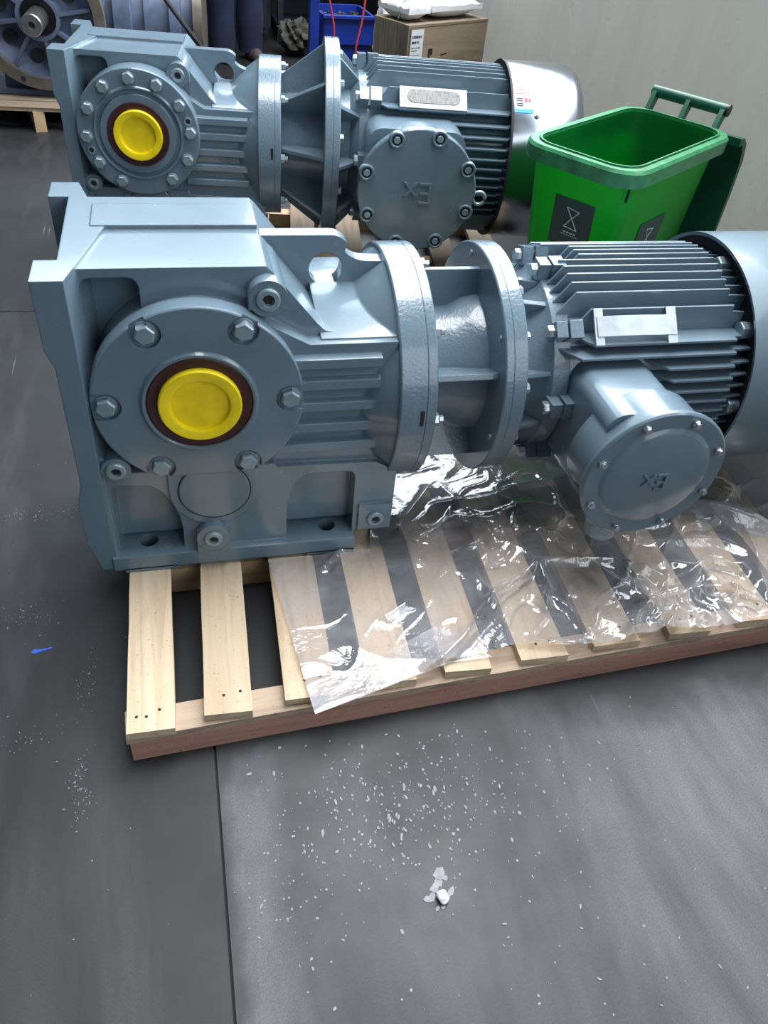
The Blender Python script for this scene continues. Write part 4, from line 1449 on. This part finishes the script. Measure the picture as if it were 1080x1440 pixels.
for k in range(8):
    t = math.radians(k * 45 + 10)
    d = Vector((math.cos(t), 0, math.sin(t)))
    n = Vector((-math.sin(t), 0, math.cos(t))) * 0.009
    vs = []
    for sgn in (1, -1):
        for r, y in ((0.1, 0.02), (0.272, 0.03), (0.272, 0.1), (0.1, 0.1)):
            p = Vector((0, y, FZ)) + d * r + n * sgn
            vs.append(p)
    G().add(vs, [(0, 1, 2, 3), (7, 6, 5, 4), (0, 4, 5, 1), (1, 5, 6, 2), (2, 6, 7, 3), (3, 7, 4, 0)]).obj('flange_rib', M['blue_cast'], fr, 0)
    t2 = math.radians(k * 45 + 32)
    G().cyl((0.185 * math.cos(t2), FZ + 0.185 * math.sin(t2)), 'y', 0.034, 0.1, 0.068, 20).obj('flange_opening', M['dark'], fr, 0)
sh = G().lathe([(0, 0.1), (0.05, 0.1), (0.05, -0.155), (0.046, -0.16), (0.017, -0.16), (0.012, -0.15), (0.012, -0.13), (0, -0.13)], (0, FZ), 'y', 40).obj('output_shaft', M['steel'], fr)
G().lathe([(0, -0.145), (0.0122, -0.145)], (0, FZ), 'y', 16).obj('centre_hole', M['dark'], sh, 0)
G().ring((0, FZ), 'y', 0.086, 0.051, 0.06, 0.07, 40).obj('shaft_seal', M['black'], fr)
hs = G().cyl((0, FZ), 'y', 0.25, 0.19, 0.75, 48)
hs.prism([(-0.24, 0.135), (0.24, 0.135), (0.2, FZ), (-0.2, FZ)], 'y', 0.12, 0.7)
hs.prism([(-0.3, 0.118), (0.3, 0.118), (0.3, 0.145), (-0.3, 0.145)], 'y', 0.06, 0.75)
hs.obj('housing', M['blue_cast'], fr)
rp = thing('wooden_pallet', 'worn reddish pallet under the reducer with the ribbed round flange', 'pallet', (0, 0, 0))
for i in range(8):
    board('slat', M['oldwood'], rp, -0.72 + 0.02 * i, 4.72 + i * 0.115, 0.95, 0.098, 0.098, 0.117, -0.04 + 0.01 * (i % 3), 0.004, 300 + i)
for x, a in ((-1.1, 0.0), (-0.77, 0.22), (-0.33, -0.02)):
    board('beam', M['beam2'], rp, x, 5.12, 0.055, 0.94, 0.0, 0.0975, a, 0.003, int(330 + x * 10))

# ================================================================== reducer lying behind, with its round flanges
lr = thing('horizontal_reducer', 'slate-blue reducer with broad slotted flange bands lying behind the ribbed flange', 'gear reducer', (-0.36, 6.05, 0.0), -0.10)
LZ = 0.30
for x0, x1, r in ((-0.1, 0.02, 0.30), (0.02, 0.09, 0.22), (0.20, 0.27, 0.235), (0.27, 0.42, 0.26), (0.49, 0.56, 0.23)):
    G().cyl((0, LZ), 'x', r, x0, x1, 64).obj('casing', M['blue_cast'], lr)
for x0, x1 in ((0.09, 0.20), (0.42, 0.49), (0.56, 0.62)):
    f_ = G().lathe([(0, x0), (0.296, x0), (0.3, x0 + 0.004), (0.3, x1 - 0.004), (0.296, x1), (0, x1)], (0, LZ), 'x', 72).obj('flange_band', M['machined'] if x0 > 0.5 else M['blue_cast'], lr)
    for a in (140, 160):
        t = math.radians(a)
        G().box((x0 + 0.04, -0.004, -0.02), (x0 + 0.055, 0.004, 0.02)).xform(Matrix.Translation((0, 0.2985 * math.cos(t), LZ + 0.2985 * math.sin(t))) @ Matrix.Rotation(t, 4, 'X') @ Matrix.Rotation(PI / 2, 4, 'Z') @ Matrix.Rotation(PI / 2, 4, 'Z')).obj('vent_slot', M['dark'], f_, 0)
tag(G().tube([(-0.08, 5.2, 0.66), (0.0, 5.2, 0.56), (0.1, 5.2, 0.43), (0.2, 5.2, 0.31), (0.27, 5.2, 0.2), (0.36, 5.2, 0.0)], 0.013, 8).obj('black_hose', M['black'], None), 'black hose slanting down in front of the slotted flange bands', 'hose')

# ================================================================== person and dark machinery at the back
def person(loc):
    root = thing('person', 'person in dark navy work clothes and brown shoes standing among the machines', 'person', loc, 0.3)
    bm = bmesh.new()
    lay = bm.verts.layers.skin.verify()
    V = {}

    def vert(n, co, r):
        v = bm.verts.new(co)
        v[lay].radius = (r, r) if not isinstance(r, tuple) else r
        V[n] = v

    vert('pel', (0, 0, 0.92), (0.15, 0.11))
    vert('wai', (0, 0, 1.05), (0.14, 0.10))
    vert('che', (0, 0, 1.28), (0.16, 0.11))
    vert('nec', (0, 0, 1.43), 0.06)
    vert('hea', (0, -0.01, 1.52), (0.075, 0.085))
    vert('top', (0, 0, 1.64), (0.075, 0.085))
    E_ = [('pel', 'wai'), ('wai', 'che'), ('che', 'nec'), ('nec', 'hea'), ('hea', 'top')]
    for s, n in ((1, 'l'), (-1, 'r')):
        vert(n + 'hip', (0.09 * s, 0, 0.84), 0.092)
        vert(n + 'kne', (0.105 * s, -0.02, 0.48), 0.072)
        vert(n + 'cal', (0.11 * s, 0.0, 0.3), 0.075)
        vert(n + 'ank', (0.115 * s, 0.01, 0.07), 0.072)
        vert(n + 'sho', (0.19 * s, 0, 1.36), 0.06)
        vert(n + 'elb', (0.25 * s, 0.02, 1.1), 0.045)
        vert(n + 'wri', (0.24 * s, -0.1, 0.9), 0.03)
        vert(n + 'pal', (0.235 * s, -0.13, 0.83), (0.036, 0.018))
        E_ += [('pel', n + 'hip'), (n + 'hip', n + 'kne'), (n + 'kne', n + 'cal'), (n + 'cal', n + 'ank'), ('che', n + 'sho'), (n + 'sho', n + 'elb'), (n + 'elb', n + 'wri'), (n + 'wri', n + 'pal')]
        for f in range(4):
            vert(n + 'f%d' % f, (0.235 * s + (f - 1.5) * 0.017, -0.15, 0.78), 0.009)
            vert(n + 'g%d' % f, (0.235 * s + (f - 1.5) * 0.017, -0.148, 0.745 + 0.005 * abs(f - 1)), 0.008)
            E_ += [(n + 'pal', n + 'f%d' % f), (n + 'f%d' % f, n + 'g%d' % f)]
        vert(n + 't', (0.20 * s, -0.16, 0.8), 0.01)
        E_.append((n + 'pal', n + 't'))
    for a, b in E_:
        bm.edges.new((V[a], V[b]))
    V['pel'][lay].use_root = True
    me = bpy.data.meshes.new('body')
    bm.to_mesh(me)
    bm.free()
    o = link('body', me)
    o.modifiers.new('s', 'SKIN').use_smooth_shade = True
    o.modifiers.new('u', 'SUBSURF').levels = 2
    dg = bpy.context.evaluated_depsgraph_get()
    dg.update()
    m2 = bpy.data.meshes.new_from_object(o.evaluated_get(dg))
    bpy.data.objects.remove(o)
    m2.materials.clear()
    m2.materials.append(M['navy'])
    m2.materials.append(M['skin'])
    for p in m2.polygons:
        p.material_index = 1 if (p.center.z > 1.43 or (p.center.z < 0.9 and abs(p.center.x) > 0.17 and p.center.z > 0.6)) else 0
    finish(m2, None, 0)
    m2.polygons.foreach_set('use_smooth', [True] * len(m2.polygons))
    b = link('body', m2, root)
    hair = G().lathe([(0, 1.75), (0.05, 1.74), (0.085, 1.70), (0.095, 1.64), (0.09, 1.59)], (0, 0.012), 'z', 24).obj('hair', M['black'], root)
    for s in (1, -1):
        tg = []
        for k in range(9):
            z = 0.86 - k * 0.102
            r = 0.105 - 0.018 * k / 8 + 0.006 * math.sin(k * 2.1 + s)
            tg.append((r, z))
        G().lathe([(0.06, 0.05)] + tg[::-1], (0.105 * s, 0.0), 'z', 20).obj('trouser_leg', M['navy'], root, 60)
        bm = bmesh.new()
        bmesh.ops.create_icosphere(bm, subdivisions=3, radius=1)
        for v in bm.verts:
            v.co = Vector((v.co.x * 0.052, v.co.y * 0.14, max(v.co.z, -0.35) * 0.055 + 0.0195))
            if v.co.y < 0:
                v.co.z = v.co.z * (1 + v.co.y * 1.5)
        me = bpy.data.meshes.new('shoe')
        bm.to_mesh(me)
        bm.free()
        finish(me, M['shoe'], 50)
        link('shoe', me, root, (0.115 * s, -0.06, 0.007))
    return root


person((0.485, 6.42, 0.0))
cab = thing('machine_cabinet', 'dark navy steel machine cabinet behind the standing person', 'cabinet', (0.02, 6.95, 0.0), 0.0)
G().prism(rrect(0, 0, 0.75, 0.6, 0.02), 'z', 0.06, 1.5).obj('carcass', M['dark_cab'], cab)
G().box((0.02, -0.012, 0.1), (0.37, 0.0, 1.45)).obj('door', M['dark_cab'], cab, 0)
G().box((0.38, -0.012, 0.1), (0.73, 0.0, 1.45)).obj('door', M['dark_cab'], cab, 0)
G().box((0.03, 0.03, 0.0), (0.72, 0.57, 0.06)).obj('plinth', M['black'], cab, 0)
rk = thing('storage_rack', 'dark blue storage rack standing behind the parts tray', 'rack', (0.85, 7.0, 0.0), 0.0)
for x in (0, 0.98):
    for y in (0, 0.45):
        G().box((x, y, 0), (x + 0.04, y + 0.04, 1.6)).obj('upright', M['dark_cab'], rk, 0)
for z in (0.08, 0.55, 1.05, 1.5):
    G().box((0.0, 0.0, z), (1.02, 0.49, z + 0.03)).obj('shelf', M['dark_cab'], rk, 0)
G().box((0.0, 0.47, 0.0), (1.02, 0.49, 1.55)).obj('back_panel', M['dark_cab'], rk, 0)
crumple('rag_heap', 'heap of grey-brown rags on the floor beside the person', 'rags', M['rag'], (0.93, 6.6, 0.0), 0.12, 0.11, 0.10, 2.4, 5)
